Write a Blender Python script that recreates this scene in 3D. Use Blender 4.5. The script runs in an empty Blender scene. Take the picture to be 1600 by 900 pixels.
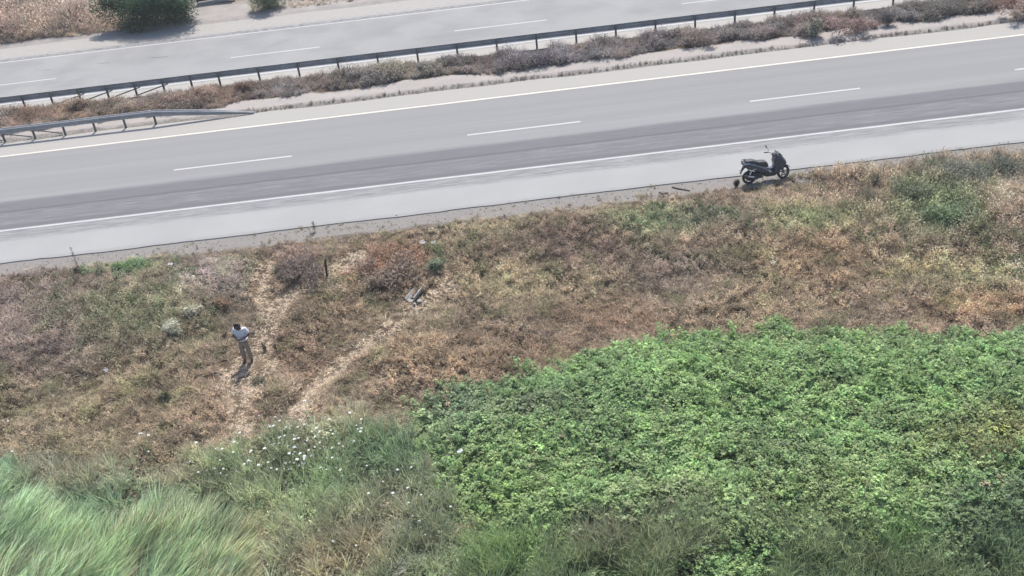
import bpy, bmesh, math, random
import numpy as np
from mathutils import Matrix, Vector, Euler
R = math.radians
random.seed(7); rng = np.random.default_rng(7)
scene = bpy.context.scene

# ------------------------------------------------------------------ camera, sky, sun, exposure
FPX, PITCH, ROLL, CAMH = 1630.0, R(32.6), R(6.8), 19.0
cam_d = bpy.data.cameras.new('camera'); cam = bpy.data.objects.new('camera', cam_d)
scene.collection.objects.link(cam); scene.camera = cam
cam_d.sensor_fit = 'HORIZONTAL'; cam_d.sensor_width = 36.0; cam_d.lens = 36.0*FPX/1600.0
cam_d.clip_start = 0.5; cam_d.clip_end = 6000
CR = Matrix.Rotation(math.pi/2-PITCH, 4, 'X') @ Matrix.Rotation(-ROLL, 4, 'Z')
cam.matrix_world = Matrix.Translation((0, 0, CAMH)) @ CR
SUN = Vector((0.20, 1.0, 1.62)).normalized()
world = bpy.data.worlds.new('World'); scene.world = world; world.use_nodes = True
wn = world.node_tree
sky = wn.nodes.new('ShaderNodeTexSky'); sky.sky_type = 'NISHITA'; sky.sun_disc = False
sky.sun_elevation = math.asin(SUN.z); sky.sun_rotation = math.atan2(SUN.x, SUN.y)
sky.air_density = 1.0; sky.dust_density = 1.5
bg = wn.nodes['Background']; bg.inputs['Strength'].default_value = 0.13
wn.links.new(sky.outputs[0], bg.inputs['Color'])
sun_d = bpy.data.lights.new('sun', 'SUN'); sun_d.energy = 3.6; sun_d.angle = R(0.6); sun_d.color = (1, .955, .90)
sun = bpy.data.objects.new('sun', sun_d); scene.collection.objects.link(sun)
sun.rotation_euler = SUN.to_track_quat('Z', 'Y').to_euler(); sun.location = (10, 60, 80)
vs = scene.view_settings; vs.view_transform = 'Standard'; vs.look = 'None'; vs.gamma = 1; vs.exposure = 0.80
vs.use_curve_mapping = False
scene.render.resolution_x = 1024; scene.render.resolution_y = 576

# ------------------------------------------------------------------ numeric helpers
def srgb(r, g, b, k=1.0):
    f = lambda c: (c/255/12.92 if c <= 10 else ((c/255+.055)/1.055)**2.4)
    return np.array([f(r), f(g), f(b)])*k
def _hash(ix, iy, seed):
    n = (ix.astype(np.int64)*374761393 + iy.astype(np.int64)*668265263 + seed*974711) & 0x7fffffff
    n = ((n ^ (n >> 13))*1274126177) & 0x7fffffff
    return ((n ^ (n >> 16)) & 0xffff)/65535.0
def vnoise(x, y, s=1.0, seed=0):
    x = np.asarray(x, float)/s; y = np.asarray(y, float)/s
    ix = np.floor(x); iy = np.floor(y); fx = x-ix; fy = y-iy
    fx = fx*fx*(3-2*fx); fy = fy*fy*(3-2*fy)
    a = _hash(ix, iy, seed); b = _hash(ix+1, iy, seed); c = _hash(ix, iy+1, seed); d = _hash(ix+1, iy+1, seed)
    return (a*(1-fx)+b*fx)*(1-fy)+(c*(1-fx)+d*fx)*fy
def sstep(a, b, x):
    t = np.clip((np.asarray(x, float)-a)/(b-a), 0, 1); return t*t*(3-2*t)
NEAR0, NEAR1, FAR0, FAR1 = 35.8, 48.15, 52.15, 63.3        # the two carriageways, measured along Y
FARZ = 0.06
def ground(X, Y):
    X = np.asarray(X, float); Y = np.asarray(Y, float)
    z = -0.035 - 0.095*np.clip(34.7-Y, 0, 9) - 0.03*np.clip(25.7-Y, 0, 30)
    wild = sstep(35.0, 33.5, Y)
    z = z + wild*(0.30*(vnoise(X, Y, 3.1, 1)-.5) + 0.16*(vnoise(X, Y, 1.1, 2)-.5) + 0.07*(vnoise(X, Y, .45, 3)-.5))
    med = sstep(NEAR1, NEAR1+.35, Y)*sstep(FAR0, FAR0-.25, Y)
    z = z + med*(0.14 + 0.16*(vnoise(X, Y, 1.3, 4)-.4)*sstep(48.4, 49.4, Y) + .05*(vnoise(X, Y, .4, 5)-.5))
    far = sstep(FAR1-.3, FAR1+.6, Y)
    z = z + far*(0.16 + 0.25*(vnoise(X, Y, 2.5, 6)-.4)*sstep(FAR1, FAR1+3, Y) + 0.02*np.clip(Y-66, 0, 40))
    return z
RM = np.array(CR.to_3x3())
def at(px, py, lift=0.0):                # where the ground lies under a point of the view
    px = np.atleast_1d(np.asarray(px, float)); py = np.atleast_1d(np.asarray(py, float))
    d = np.stack([(px-800)/FPX, -(py-450)/FPX, -np.ones_like(px)], 1) @ RM.T
    z = np.zeros_like(px)
    for _ in range(12):
        t = (z+lift-CAMH)/d[:, 2]; X = d[:, 0]*t; Y = d[:, 1]*t
        zz = np.where((Y > NEAR0) & (Y < NEAR1), 0, np.where((Y > FAR0) & (Y < FAR1), FARZ, ground(X, Y)))
        z = .5*z+.5*zz
    return np.stack([X, Y, z], 1)
def at1(px, py, lift=0.0): return Vector(at(px, py, lift)[0])
def project(P):
    q = (np.asarray(P)-np.array([0, 0, CAMH])) @ RM
    return 800+FPX*q[:, 0]/-q[:, 2], 450-FPX*q[:, 1]/-q[:, 2]
def inpoly(P, poly):
    x, y = P[:, 0], P[:, 1]; ins = np.zeros(len(P), bool); n = len(poly)
    for i in range(n):
        x1, y1 = poly[i][:2]; x2, y2 = poly[(i+1) % n][:2]
        c = ((y1 > y) != (y2 > y)) & (x < (x2-x1)*(y-y1)/(y2-y1+1e-12)+x1); ins ^= c
    return ins
def segdist(P, pts, closed=False):
    d = np.full(len(P), 1e9); n = len(pts)
    for i in range(n if closed else n-1):
        a = np.array(pts[i][:2]); b = np.array(pts[(i+1) % n][:2]); ab = b-a
        t = np.clip(((P[:, :2]-a) @ ab)/(ab @ ab+1e-12), 0, 1)
        d = np.minimum(d, np.hypot(*(P[:, :2]-a-t[:, None]*ab).T))
    return d
def sdist(P, poly):
    d = segdist(P, poly, True); return np.where(inpoly(P, poly), d, -d)

# ------------------------------------------------------------------ object helpers
C = scene.collection
def link(o, parent=None, name=None):
    C.objects.link(o)
    if parent is not None: o.parent = parent
    return o
def tag(o, label=None, cat=None, group=None, kind=None):
    if label: o['label'] = label
    if cat: o['category'] = cat
    if group: o['group'] = group
    if kind: o['kind'] = kind
    return o
def mesh_np(name, V, F, mat=None, attrs=None):
    me = bpy.data.meshes.new(name); me.from_pydata([tuple(v) for v in V], [], F)
    if attrs:
        for k, a in attrs.items():
            at_ = me.attributes.new(k, 'FLOAT', 'POINT'); at_.data.foreach_set('value', np.asarray(a, np.float32))
    if mat: me.materials.append(mat)
    me.update(); return me
def obj(name, me, parent=None, loc=None, rot=None):
    o = bpy.data.objects.new(name, me); link(o, parent)
    if loc is not None: o.location = loc
    if rot is not None: o.rotation_euler = rot
    return o
def empty(name, loc=(0, 0, 0), rot=(0, 0, 0)):
    o = bpy.data.objects.new(name, None); link(o); o.location = loc; o.rotation_euler = rot; o.empty_display_size = .2; return o
def bm_obj(name, bm, mat, parent=None, bevel=0, smooth=False, seg=2, sub=0):
    me = bpy.data.meshes.new(name); bmesh.ops.recalc_face_normals(bm, faces=bm.faces[:]); bm.to_mesh(me); bm.free(); me.materials.append(mat)
    if smooth: me.polygons.foreach_set('use_smooth', [True]*len(me.polygons))
    o = obj(name, me, parent)
    if bevel:
        b = o.modifiers.new('bevel', 'BEVEL'); b.width = bevel; b.segments = seg; b.limit_method = 'ANGLE'; b.angle_limit = R(25)
    if sub:
        s = o.modifiers.new('subdivision', 'SUBSURF'); s.levels = sub; s.render_levels = sub
    return o
def box(bm, c, size, rot=None):
    m = Matrix.Translation(c) @ (rot.to_matrix().to_4x4() if rot else Matrix()) @ Matrix.Diagonal((*size, 1))
    bmesh.ops.create_cube(bm, size=1, matrix=m); return bm
def bar(bm, a, b, w, h=None):
    a = Vector(a); b = Vector(b); d = b-a; q = d.to_track_quat('X', 'Z')
    m = Matrix.Translation((a+b)/2) @ q.to_matrix().to_4x4() @ Matrix.Diagonal((d.length, w, h or w, 1))
    bmesh.ops.create_cube(bm, size=1, matrix=m)
def tube(bm, pts, radii, n=8, caps=True):
    pts = [Vector(p) for p in pts]
    if not hasattr(radii, '__len__'): radii = [radii]*len(pts)
    rings = []; up = Vector((0.13, .21, .97))
    for i, p in enumerate(pts):
        t = (pts[min(i+1, len(pts)-1)]-pts[max(i-1, 0)]).normalized()
        s = t.cross(up)
        if s.length < .05: s = t.cross(Vector((1, 0, 0)))
        s.normalize(); u = s.cross(t)
        rings.append([bm.verts.new(p+(s*math.cos(2*math.pi*k/n)+u*math.sin(2*math.pi*k/n))*radii[i]) for k in range(n)])
    for a, b in zip(rings[:-1], rings[1:]):
        for k in range(n): bm.faces.new((a[k], a[(k+1) % n], b[(k+1) % n], b[k]))
    if caps:
        bm.faces.new(rings[0][::-1]); bm.faces.new(rings[-1])
def prism(bm, prof, w0, w1=None, shift=0.0):       # side profile (x,z) extruded across y; w1: narrower outer faces inset
    n = len(prof); cx = sum(p[0] for p in prof)/n; cz = sum(p[1] for p in prof)/n
    L = []
    for y, k in ((-w0, 1), (w0, 1)):
        L.append([bm.verts.new((p[0], y+shift, p[1])) for p in prof])
    for i in range(n): bm.faces.new((L[0][i], L[0][(i+1) % n], L[1][(i+1) % n], L[1][i]))
    if w1:
        for y, base, flip in ((-w1, L[0], False), (w1, L[1], True)):
            r = [bm.verts.new((cx+(p[0]-cx)*.82, y+shift, cz+(p[1]-cz)*.82)) for p in prof]
            for i in range(n): bm.faces.new((base[i], base[(i+1) % n], r[(i+1) % n], r[i]))
            bm.faces.new(r)
    else:
        bm.faces.new(L[0][::-1]); bm.faces.new(L[1])
def lathe(bm, prof, n=24, axis='Y', c=(0, 0, 0)):   # prof: (radius, along)
    rings = []
    for r, a in prof:
        rings.append([bm.verts.new((c[0]+r*math.cos(2*math.pi*k/n), c[1]+a, c[2]+r*math.sin(2*math.pi*k/n)) if axis == 'Y' else
                                   (c[0]+r*math.cos(2*math.pi*k/n), c[1]+r*math.sin(2*math.pi*k/n), c[2]+a)) for k in range(n)])
    for a, b in zip(rings[:-1], rings[1:]):
        for k in range(n): bm.faces.new((a[k], a[(k+1) % n], b[(k+1) % n], b[k]))
    return rings

# ------------------------------------------------------------------ materials
class NT:
    def __init__(s, name):
        s.m = bpy.data.materials.new(name); s.m.use_nodes = True; s.t = s.m.node_tree
        s.b = s.t.nodes['Principled BSDF']; s.out = s.t.nodes['Material Output']
    def n(s, typ, **kw):
        nd = s.t.nodes.new('ShaderNode'+typ); ins = kw.pop('ins', {})
        for k, v in kw.items(): setattr(nd, k, v)
        for k, v in ins.items(): s.put(nd.inputs[k], v)
        return nd
    def put(s, sock, v):
        if hasattr(v, 'is_output') and v.is_output: s.t.links.new(v, sock)
        elif hasattr(v, '__len__') and sock.type == 'RGBA': sock.default_value = (*[float(c) for c in v][:3], 1)
        else: sock.default_value = v
    def math(s, op, a, b=0.0, c=0.0, clamp=False):
        nd = s.n('Math', operation=op, use_clamp=clamp)
        for i, v in enumerate((a, b, c)): s.put(nd.inputs[i], v)
        return nd.outputs[0]
    def mix(s, f, a, b, mode='MIX'):
        nd = s.n('Mix', data_type='RGBA', blend_type=mode); s.put(nd.inputs[0], f); s.put(nd.inputs[6], a); s.put(nd.inputs[7], b); return nd.outputs[2]
    def noise(s, vec, scale, detail=4, rough=.6, out=0):
        return s.n('TexNoise', ins={'Vector': vec, 'Scale': scale, 'Detail': detail, 'Roughness': rough}).outputs[out]
    def ramp(s, f, a, b, lo=0.0, hi=1.0):
        nd = s.n('MapRange', ins={'Value': f, 'From Min': a, 'From Max': b, 'To Min': lo, 'To Max': hi}); nd.interpolation_type = 'SMOOTHSTEP'; return nd.outputs[0]
    def pos(s):
        g = s.n('NewGeometry').outputs['Position']; return g
    def scaled(s, vec, sc):
        return s.n('Mapping', ins={'Vector': vec, 'Scale': sc}).outputs[0]
    def sep(s, vec): return s.n('SeparateXYZ', ins={0: vec}).outputs
    def bump(s, h, strength=.3, dist=.02):
        s.t.links.new(s.n('Bump', ins={'Height': h, 'Strength': strength, 'Distance': dist}).outputs[0], s.b.inputs['Normal'])
    def fin(s, col, rough=.9, spec=.3, metal=0.0):
        s.put(s.b.inputs['Base Color'], col); s.put(s.b.inputs['Roughness'], rough); s.b.inputs['Specular IOR Level'].default_value = spec
        s.put(s.b.inputs['Metallic'], metal); return s.m
def simple(name, col, rough=.6, metal=0.0, spec=.4, var=.12, scale=9):
    q = NT(name); p = q.n('TexCoord').outputs['Object']; nz = q.noise(p, scale, 5)
    a = [c*(1-var) for c in col]; b = [min(1, c*(1+var)) for c in col]
    return q.fin(q.mix(nz, a, b), rough, spec, metal)
def veg(name, col=None, transl=.3, spec=0.0):
    q = NT(name); t = q.t
    if col is None: c = q.n('Attribute', attribute_type='INSTANCER', attribute_name='tint').outputs['Color']
    else:
        rgb = q.n('RGB'); rgb.outputs[0].default_value = (*[float(v) for v in col], 1); c = rgb.outputs[0]
    sh = q.n('Attribute', attribute_type='GEOMETRY', attribute_name='shade').outputs['Fac']
    hs = q.n('HueSaturation', ins={'Color': c, 'Value': sh, 'Hue': q.ramp(sh, .4, 1.6, .505, .495), 'Saturation': 1.0})
    hs.inputs['Saturation'].default_value = 1.0
    c2 = hs.outputs[0]
    d = q.n('BsdfDiffuse', ins={'Color': c2}).outputs[0]; tr = q.n('BsdfTranslucent', ins={'Color': c2}).outputs[0]
    mx = q.n('MixShader', ins={0: transl, 1: d, 2: tr}).outputs[0]
    if spec:
        g = q.n('BsdfGlossy', ins={'Color': (1, 1, 1), 'Roughness': .5}).outputs[0]
        mx = q.n('MixShader', ins={0: spec, 1: mx, 2: g}).outputs[0]
    t.links.new(mx, q.out.inputs['Surface']); t.nodes.remove(q.b); return q.m

def asphalt(name, kind):
    q = NT(name); p = q.pos(); x, y, z = q.sep(p)
    streak = q.noise(q.scaled(p, (.03, 1.6, 1)), 1.0, 5, .6)
    streak2 = q.noise(q.scaled(p, (.12, 6, 1)), 1.0, 4, .65)
    blotch = q.noise(p, .35, 4, .55); fine = q.noise(p, 26, 3, .7); mid = q.noise(q.scaled(p, (1.1, 4.2, 1)), 2.4, 5, .7)
    edge = lambda a, w, n=0.0: q.ramp(q.math('ADD', y, q.math('MULTIPLY', q.math('SUBTRACT', mid, .5), n)), a-w, a+w)
    band = lambda a, b, w, n=0.0: q.math('MULTIPLY', edge(a, w, n), q.math('SUBTRACT', 1, edge(b, w, n)))
    long = q.noise(q.scaled(p, (.10, 3.2, 1)), 1.6, 6, .72); fib = q.noise(q.scaled(p, (.45, 9, 1)), 1.5, 5, .75)
    base = srgb(173, 172, 170)*.49; lite = srgb(192, 191, 188)*.495; dust = srgb(197, 192, 184)*.53; dark = srgb(139, 138, 140)*.475
    col = q.mix(q.ramp(streak, .3, .7), base*.95, base*1.06)
    tracks = q.math('MULTIPLY', q.ramp(q.n('TexWave', wave_type='BANDS', bands_direction='Y', ins={'Vector': p, 'Scale': .165, 'Distortion': 1.2, 'Detail': 2.0, 'Detail Scale': .4}).outputs['Fac'], .3, .9), q.ramp(streak2, .3, .7, .25, 1))
    col = q.mix(q.math('MULTIPLY', tracks, .35), col, base*.88)
    col = q.mix(q.ramp(q.noise(q.scaled(p, (.25, 1.1, 1)), .9, 6, .7), .56, .75, 0, .4), col, base*.86)
    if kind == 'near':
        col = q.mix(q.math('MULTIPLY', band(43.0, 46.3, .5), q.ramp(streak2, .35, .75, 0, .45)), col, base*.9)
        # darker, rougher running strip of the slow lane, two passes and a line between them
        pat = q.n('TexWave', wave_type='BANDS', bands_direction='DIAGONAL', ins={'Vector': p, 'Scale': 1.3, 'Distortion': 9.0, 'Detail': 3.0, 'Detail Scale': 1.5}).outputs['Fac']
        dk = q.mix(q.ramp(fib, .3, .7), dark*.92, dark*1.14)
        col = q.mix(q.math('MULTIPLY', q.ramp(q.math('ADD', y, q.math('MULTIPLY', q.math('SUBTRACT', long, .5), .9)), 40.2, 40.4), q.math('SUBTRACT', 1, q.ramp(q.math('ADD', y, q.math('MULTIPLY', q.math('SUBTRACT', long, .5), .7)), 41.15, 41.6))), col, dk)
        dk2 = q.mix(q.math('MULTIPLY', q.ramp(fib, .40, .66), q.ramp(long, .35, .65, .3, 1)), dark*.98, base*.99)
        col = q.mix(band(38.85, 40.4, .10, .12), col, dk2)
        col = q.mix(band(40.28, 40.44, .05, .05), col, dark*.82)
        col = q.mix(band(38.72, 39.05, .10, .08), col, dark*.95)
        # speckled margin, then the pale hard shoulder
        col = q.mix(q.math('SUBTRACT', 1, edge(38.62, .12, .1)), col, q.mix(q.ramp(fib, .36, .64), dark*1.12, lite*.97))
        col = q.mix(q.math('SUBTRACT', 1, edge(37.72, .22, .6)), col, q.mix(q.ramp(blotch, .3, .7), lite*.97, lite*1.05))
        col = q.mix(q.math('SUBTRACT', 1, edge(36.0, .12, .5)), col, lite*.9)
        col = q.mix(q.math('MULTIPLY', edge(46.62, .12, .25), .9), col, q.mix(streak2, dust*.95, dust*1.08))
    else:
        col = q.mix(q.ramp(blotch, .3, .7), col, lite*.93)
        col = q.mix(q.math('SUBTRACT', 1, edge(53.25, .2, .3)), col, q.mix(streak2, dust*.95, dust*1.1))
        col = q.mix(band(60.7, 61.15, .12, .3), col, q.mix(q.ramp(mid, .45, .6), dark*1.1, lite))
        col = q.mix(edge(61.2, .4, 1.2), col, q.mix(q.ramp(mid, .3, .7), dust*.88, dust*1.04))
    col = q.mix(.5, col, q.mix(fine, (.42, .42, .42), (.58, .58, .58)), 'OVERLAY')
    q.bump(fine, .25, .01)
    return q.fin(col, .92, .2)
M = {}
M['near'] = asphalt('asphalt_near', 'near'); M['far'] = asphalt('asphalt_far', 'far')
def paint_mat(name='road_paint', top=srgb(226, 224, 220)*.52):
    q = NT(name); p = q.pos()
    w = q.noise(p, 7, 5, .7); s = q.noise(q.scaled(p, (.5, 4, 1)), 2, 4)
    f = q.math('MULTIPLY', q.ramp(w, .18, .5, .45, 1), q.ramp(s, .2, .6, .6, 1))
    return q.fin(q.mix(f, srgb(176, 177, 179)*.47, top), .8, .3)
M['paint'] = paint_mat()
M['cream'] = paint_mat('cream_road_paint', srgb(236, 228, 212)*.60)
def soil_mat():
    q = NT('soil'); p = q.pos(); x, y, z = q.sep(p)
    n1 = q.noise(p, 1.2, 6, .65); n2 = q.noise(p, 9, 5, .7); n3 = q.noise(p, .25, 3)
    mid = q.noise(q.scaled(p, (.5, 1.5, 1)), 1.6, 5, .6)
    wob = q.math('ADD', y, q.math('MULTIPLY', q.math('SUBTRACT', mid, .5), .9))
    straw = srgb(140, 122, 98)*.62; earth = srgb(104, 90, 76)*.5; pale = srgb(194, 186, 179)*.56; grit = srgb(170, 164, 157)*.50
    wild = q.mix(q.ramp(n1, .35, .65), earth, straw); wild = q.mix(q.ramp(n2, .4, .7, 0, .6), wild, earth*.7)
    sand = q.mix(q.ramp(n2, .3, .7), pale*.93, pale*1.06)
    gravel = q.mix(q.ramp(n2, .35, .7), grit*.92, grit*1.08)
    band = lambda a, b, w: q.math('MULTIPLY', q.ramp(wob, a-w, a+w), q.math('SUBTRACT', 1, q.ramp(wob, b-w, b+w)))
    col = q.mix(q.ramp(wob, 34.55, 35.0), wild, gravel)
    deb = q.mix(q.ramp(n2, .35, .65), srgb(150, 143, 134)*.5, srgb(178, 171, 163)*.55)
    col = q.mix(q.ramp(y, 44, 45), col, sand)
    col = q.mix(band(47.9, 48.42, .10), col, deb)
    col = q.mix(q.ramp(wob, 49.55, 49.75), col, earth*1.1)
    col = q.mix(q.ramp(wob, 58, 59), col, q.mix(q.ramp(n1, .35, .65), pale*.82, pale*.98))
    col = q.mix(q.ramp(q.math('ADD', y, q.math('MULTIPLY', n3, 2)), 66.5, 68.5), col, q.mix(n1, straw, pale*.85))
    q.bump(n2, .6, .05)
    return q.fin(col, .95, .1)
M['soil'] = soil_mat()

# ------------------------------------------------------------------ ground sheet and carriageways
def axis(lo, hi, step, far_):
    a = np.arange(lo, hi+1e-6, step); k = [6, 14, 30, 70, 160, 400, 1000, 2400, far_]
    return np.concatenate([[lo-v for v in k[::-1]], a, [hi+v for v in k]])
gx = axis(-36, 36, .22, 4000); gy = axis(8, 74, .22, 4000)
GX, GY = np.meshgrid(gx, gy); GZ = ground(GX, GY)
nx, ny = len(gx), len(gy)
V = np.stack([GX.ravel(), GY.ravel(), GZ.ravel()], 1)
i = np.arange(nx*ny).reshape(ny, nx)
F = np.stack([i[:-1, :-1], i[:-1, 1:], i[1:, 1:], i[1:, :-1]], -1).reshape(-1, 4)
me = bpy.data.meshes.new('ground'); me.vertices.add(len(V)); me.vertices.foreach_set('co', V.ravel())
me.loops.add(F.size); me.loops.foreach_set('vertex_index', F.ravel().astype(np.int32))
me.polygons.add(len(F)); me.polygons.foreach_set('loop_start', np.arange(0, F.size, 4, dtype=np.int32))
me.update(calc_edges=True); me.materials.append(M['soil']); me.polygons.foreach_set('use_smooth', [True]*len(F))
tag(obj('ground', me), kind='structure')
def slab(name, y0, y1, top, mat, wob):
    xs = np.concatenate([[-1500, -300, -80], np.arange(-40, 40.1, .4), [80, 300, 1500]])
    V = []; F = []
    e0 = y0+wob*(vnoise(xs, xs*0, 1.7, 21)-.5)+wob*.6*(vnoise(xs, xs*0, .5, 22)-.5)
    e1 = y1+wob*2.2*(vnoise(xs, xs*0, 2.1, 23)-.5)
    for k, x in enumerate(xs): V += [(x, e0[k], top-.2), (x, e0[k]+.01, top), (x, e1[k], top), (x, e1[k], top-.2)]
    for k in range(len(xs)-1):
        a = 4*k
        for j in range(3): F.append((a+j, a+4+j, a+5+j, a+1+j))
    return tag(obj(name, mesh_np(name, V, F, mat)), kind='structure')
near_road = slab('near_road', NEAR0, NEAR1, 0.0, M['near'], .10)
far_road = slab('far_road', FAR0, FAR1, FARZ, M['far'], .06)
def stripe(parent, name, x0, x1, y, w, z, mat=None):
    xs = np.linspace(x0, x1, 2 if x1-x0 < 20 else 60); V = []; F = []
    for k, x in enumerate(xs): V += [(x, y-w/2, z), (x, y+w/2, z)]
    for k in range(len(xs)-1): F.append((2*k, 2*k+2, 2*k+3, 2*k+1))
    return obj(name, mesh_np(name, V, F, mat or M['paint']), parent)
stripe(near_road, 'edge_line', -300, 300, 46.5, .17, .004, M['cream'])
stripe(near_road, 'edge_line', -300, 300, 38.62, .125, .004)
for px0, px1, py in ((272, 456, 254), (730, 907, 200), (1172, 1345, 149), (1592, 1765, 104), (-180, -2, 300)):
    a = at1(px0, py+(px1-px0)*.0575); b = at1(px1, py-(px1-px0)*.0575); stripe(near_road, 'lane_dash', a.x, b.x, 42.6, .13, .004)
stripe(far_road, 'edge_line', -300, 300, 53.45, .17, FARZ+.004)
stripe(far_road, 'edge_line', -300, 300, 60.55, .12, FARZ+.004)
for px0, px1, py in ((-40, 97, 120), (362, 500, 79), (710, 855, 41), (1068, 1205, 3)):
    a = at1(px0, py+8); b = at1(px1, py-8); stripe(far_road, 'lane_dash', a.x, b.x, 56.6, .13, FARZ+.004)
skid = simple('skid_rubber', srgb(120, 120, 128)*.5, .9, var=.3, scale=5)
for px0, px1, py in ((150, 170, 99), (52, 78, 110), (228, 262, 89.5)):
    a = at1(px0, py+1); b = at1(px1, py-1)
    V = [(a.x, a.y, FARZ+.004), ((a.x*2+b.x)/3, a.y-.06, FARZ+.004), (b.x, b.y-.03, FARZ+.004), (b.x, b.y+.05, FARZ+.004), ((a.x+b.x)/2, b.y+.05, FARZ+.004)]
    obj('tyre_mark', mesh_np('tyre_mark', V, [(0, 1, 2, 3, 4)], skid), far_road)

# ------------------------------------------------------------------ guard rails
galv = NT('galvanised_steel'); gp = galv.n('TexCoord').outputs['Object']
gn = galv.noise(gp, 3, 6, .7)
galv = galv.fin(galv.mix(galv.ramp(gn, .3, .7), srgb(150, 149, 150)*.78, srgb(176, 175, 176)*.78), .6, .3, .0)
galv_post = simple('weathered_post_steel', srgb(140, 138, 134)*.62, .7, .0, var=.2, scale=5)
WP = [(0.0, .155), (.022, .15), (.03, .118), (.078, .09), (.082, .062), (.03, .03), (.025, 0), (.03, -.03), (.082, -.062), (.078, -.09), (.03, -.118), (.022, -.15), (0.0, -.155)]
def wbeam(parent, x0, z0, x1, z1, sgn, off=0.0, endk=1.0):
    V = []; F = []; n = len(WP)
    for x, z, ek in ((x0, z0, 1), (x1, z1, endk)):
        for t in (0, .005):
            for d, h in WP: V.append((x, sgn*(d+t)+off, z+h*ek))
    for k in range(n-1):
        F += [(k, k+1, 2*n+k+1, 2*n+k), (n+k, 3*n+k, 3*n+k+1, n+k+1)]
    F += [(0, 2*n, 3*n, n), (n-1, 2*n-1, 4*n-1, 3*n-1)]
    return obj('rail_panel', mesh_np('rail_panel', V, F, galv), parent)
def rail_thing(name, label, posts, y, zb, sgn, ztop=.60, braces=(), bdir=1, tail=None, head=None, z_post=None):
    root = tag(empty(name, (0, y, zb)), label, 'guard rail')
    pm = None
    for x in posts:
        if pm is None:
            bm = bmesh.new(); box(bm, (0, 0, .28), (.10, .006, 1.0)); box(bm, (-.047, -.022, .28), (.006, .045, 1.0)); box(bm, (.047, -.022, .28), (.006, .045, 1.0))
            box(bm, (0, sgn*.05, ztop), (.09, .09, .22))
            p = bm_obj('post', bm, galv_post, root); pm = p.data
        else: p = obj('post', pm, root)
        p.location = (x, 0, 0)
    lo, hi = min(posts), max(posts)
    pts = [(lo, ztop)]; x = lo
    while x+4.0 < hi: x += 4.0; pts.append((x, ztop))
    pts.append((hi, ztop))
    for k, ((a, za), (b, zb_)) in enumerate(zip(pts[:-1], pts[1:])):
        wbeam(root, a-.1, za+.002*(k % 2), b+.1, zb_+.002*(k % 2), sgn, sgn*(.097+.006*(k % 2)))
    if tail:
        wbeam(root, hi+.1, ztop, (hi+tail)/2, ztop*.56, sgn, sgn*.10); wbeam(root, (hi+tail)/2-.05, ztop*.56+.002, tail, .02, sgn, sgn*.103, .35)
    for a, b in braces:
        bm = bmesh.new(); bar(bm, (a, -sgn*.05, .06), (b, -sgn*.05, ztop-.12), .012, .06); bm_obj('brace', bm, galv_post, root)
    return root
xpx = lambda px, y, Yl, z: at1(px, y, z).x
# median rail: dense posts at the left, two-metre posts elsewhere
d0 = [((px-800)*.993-(py-450)*.118)/29.9 for px, py in ((45, 175), (87.5, 170), (131, 165), (175, 156), (220, 150), (262, 144), (305, 138), (347, 132))]
sp = (d0[-1]-d0[0])/7; dense = [d0[0]+sp*k for k in range(-8, 8)]
post_x = dense+[dense[-1]+2.07*k for k in range(1, 30)]
far_rail = rail_thing('guard_rail', 'long grey steel guard rail on posts between the median shrubs and the far road', post_x, FAR0+.16, FARZ, 1,
    braces=[(dense[8+k]+.03, dense[8+k]+sp*1.0+.3) for k in (1, 2, 3, 4)])
d1 = [((px-800)*.993-(py-450)*.118)/32.2 for px, py in ((5, 226), (52, 221), (100, 216), (149, 206), (196, 202), (242, 197))]
sp1 = (d1[-1]-d1[0])/5; tailx = at1(397, 178).x
rail2 = rail_thing('guard_rail', 'short guard rail by the near road whose right end slopes down to the ground', [d1[0]+sp1*k for k in range(-9, 6)], NEAR1+.12, 0.02, -1,
    braces=[(d1[0]+sp1*k+sp1*.9, d1[0]+sp1*k-.35) for k in (-2, -1, 0, 1)], tail=tailx)

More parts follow.
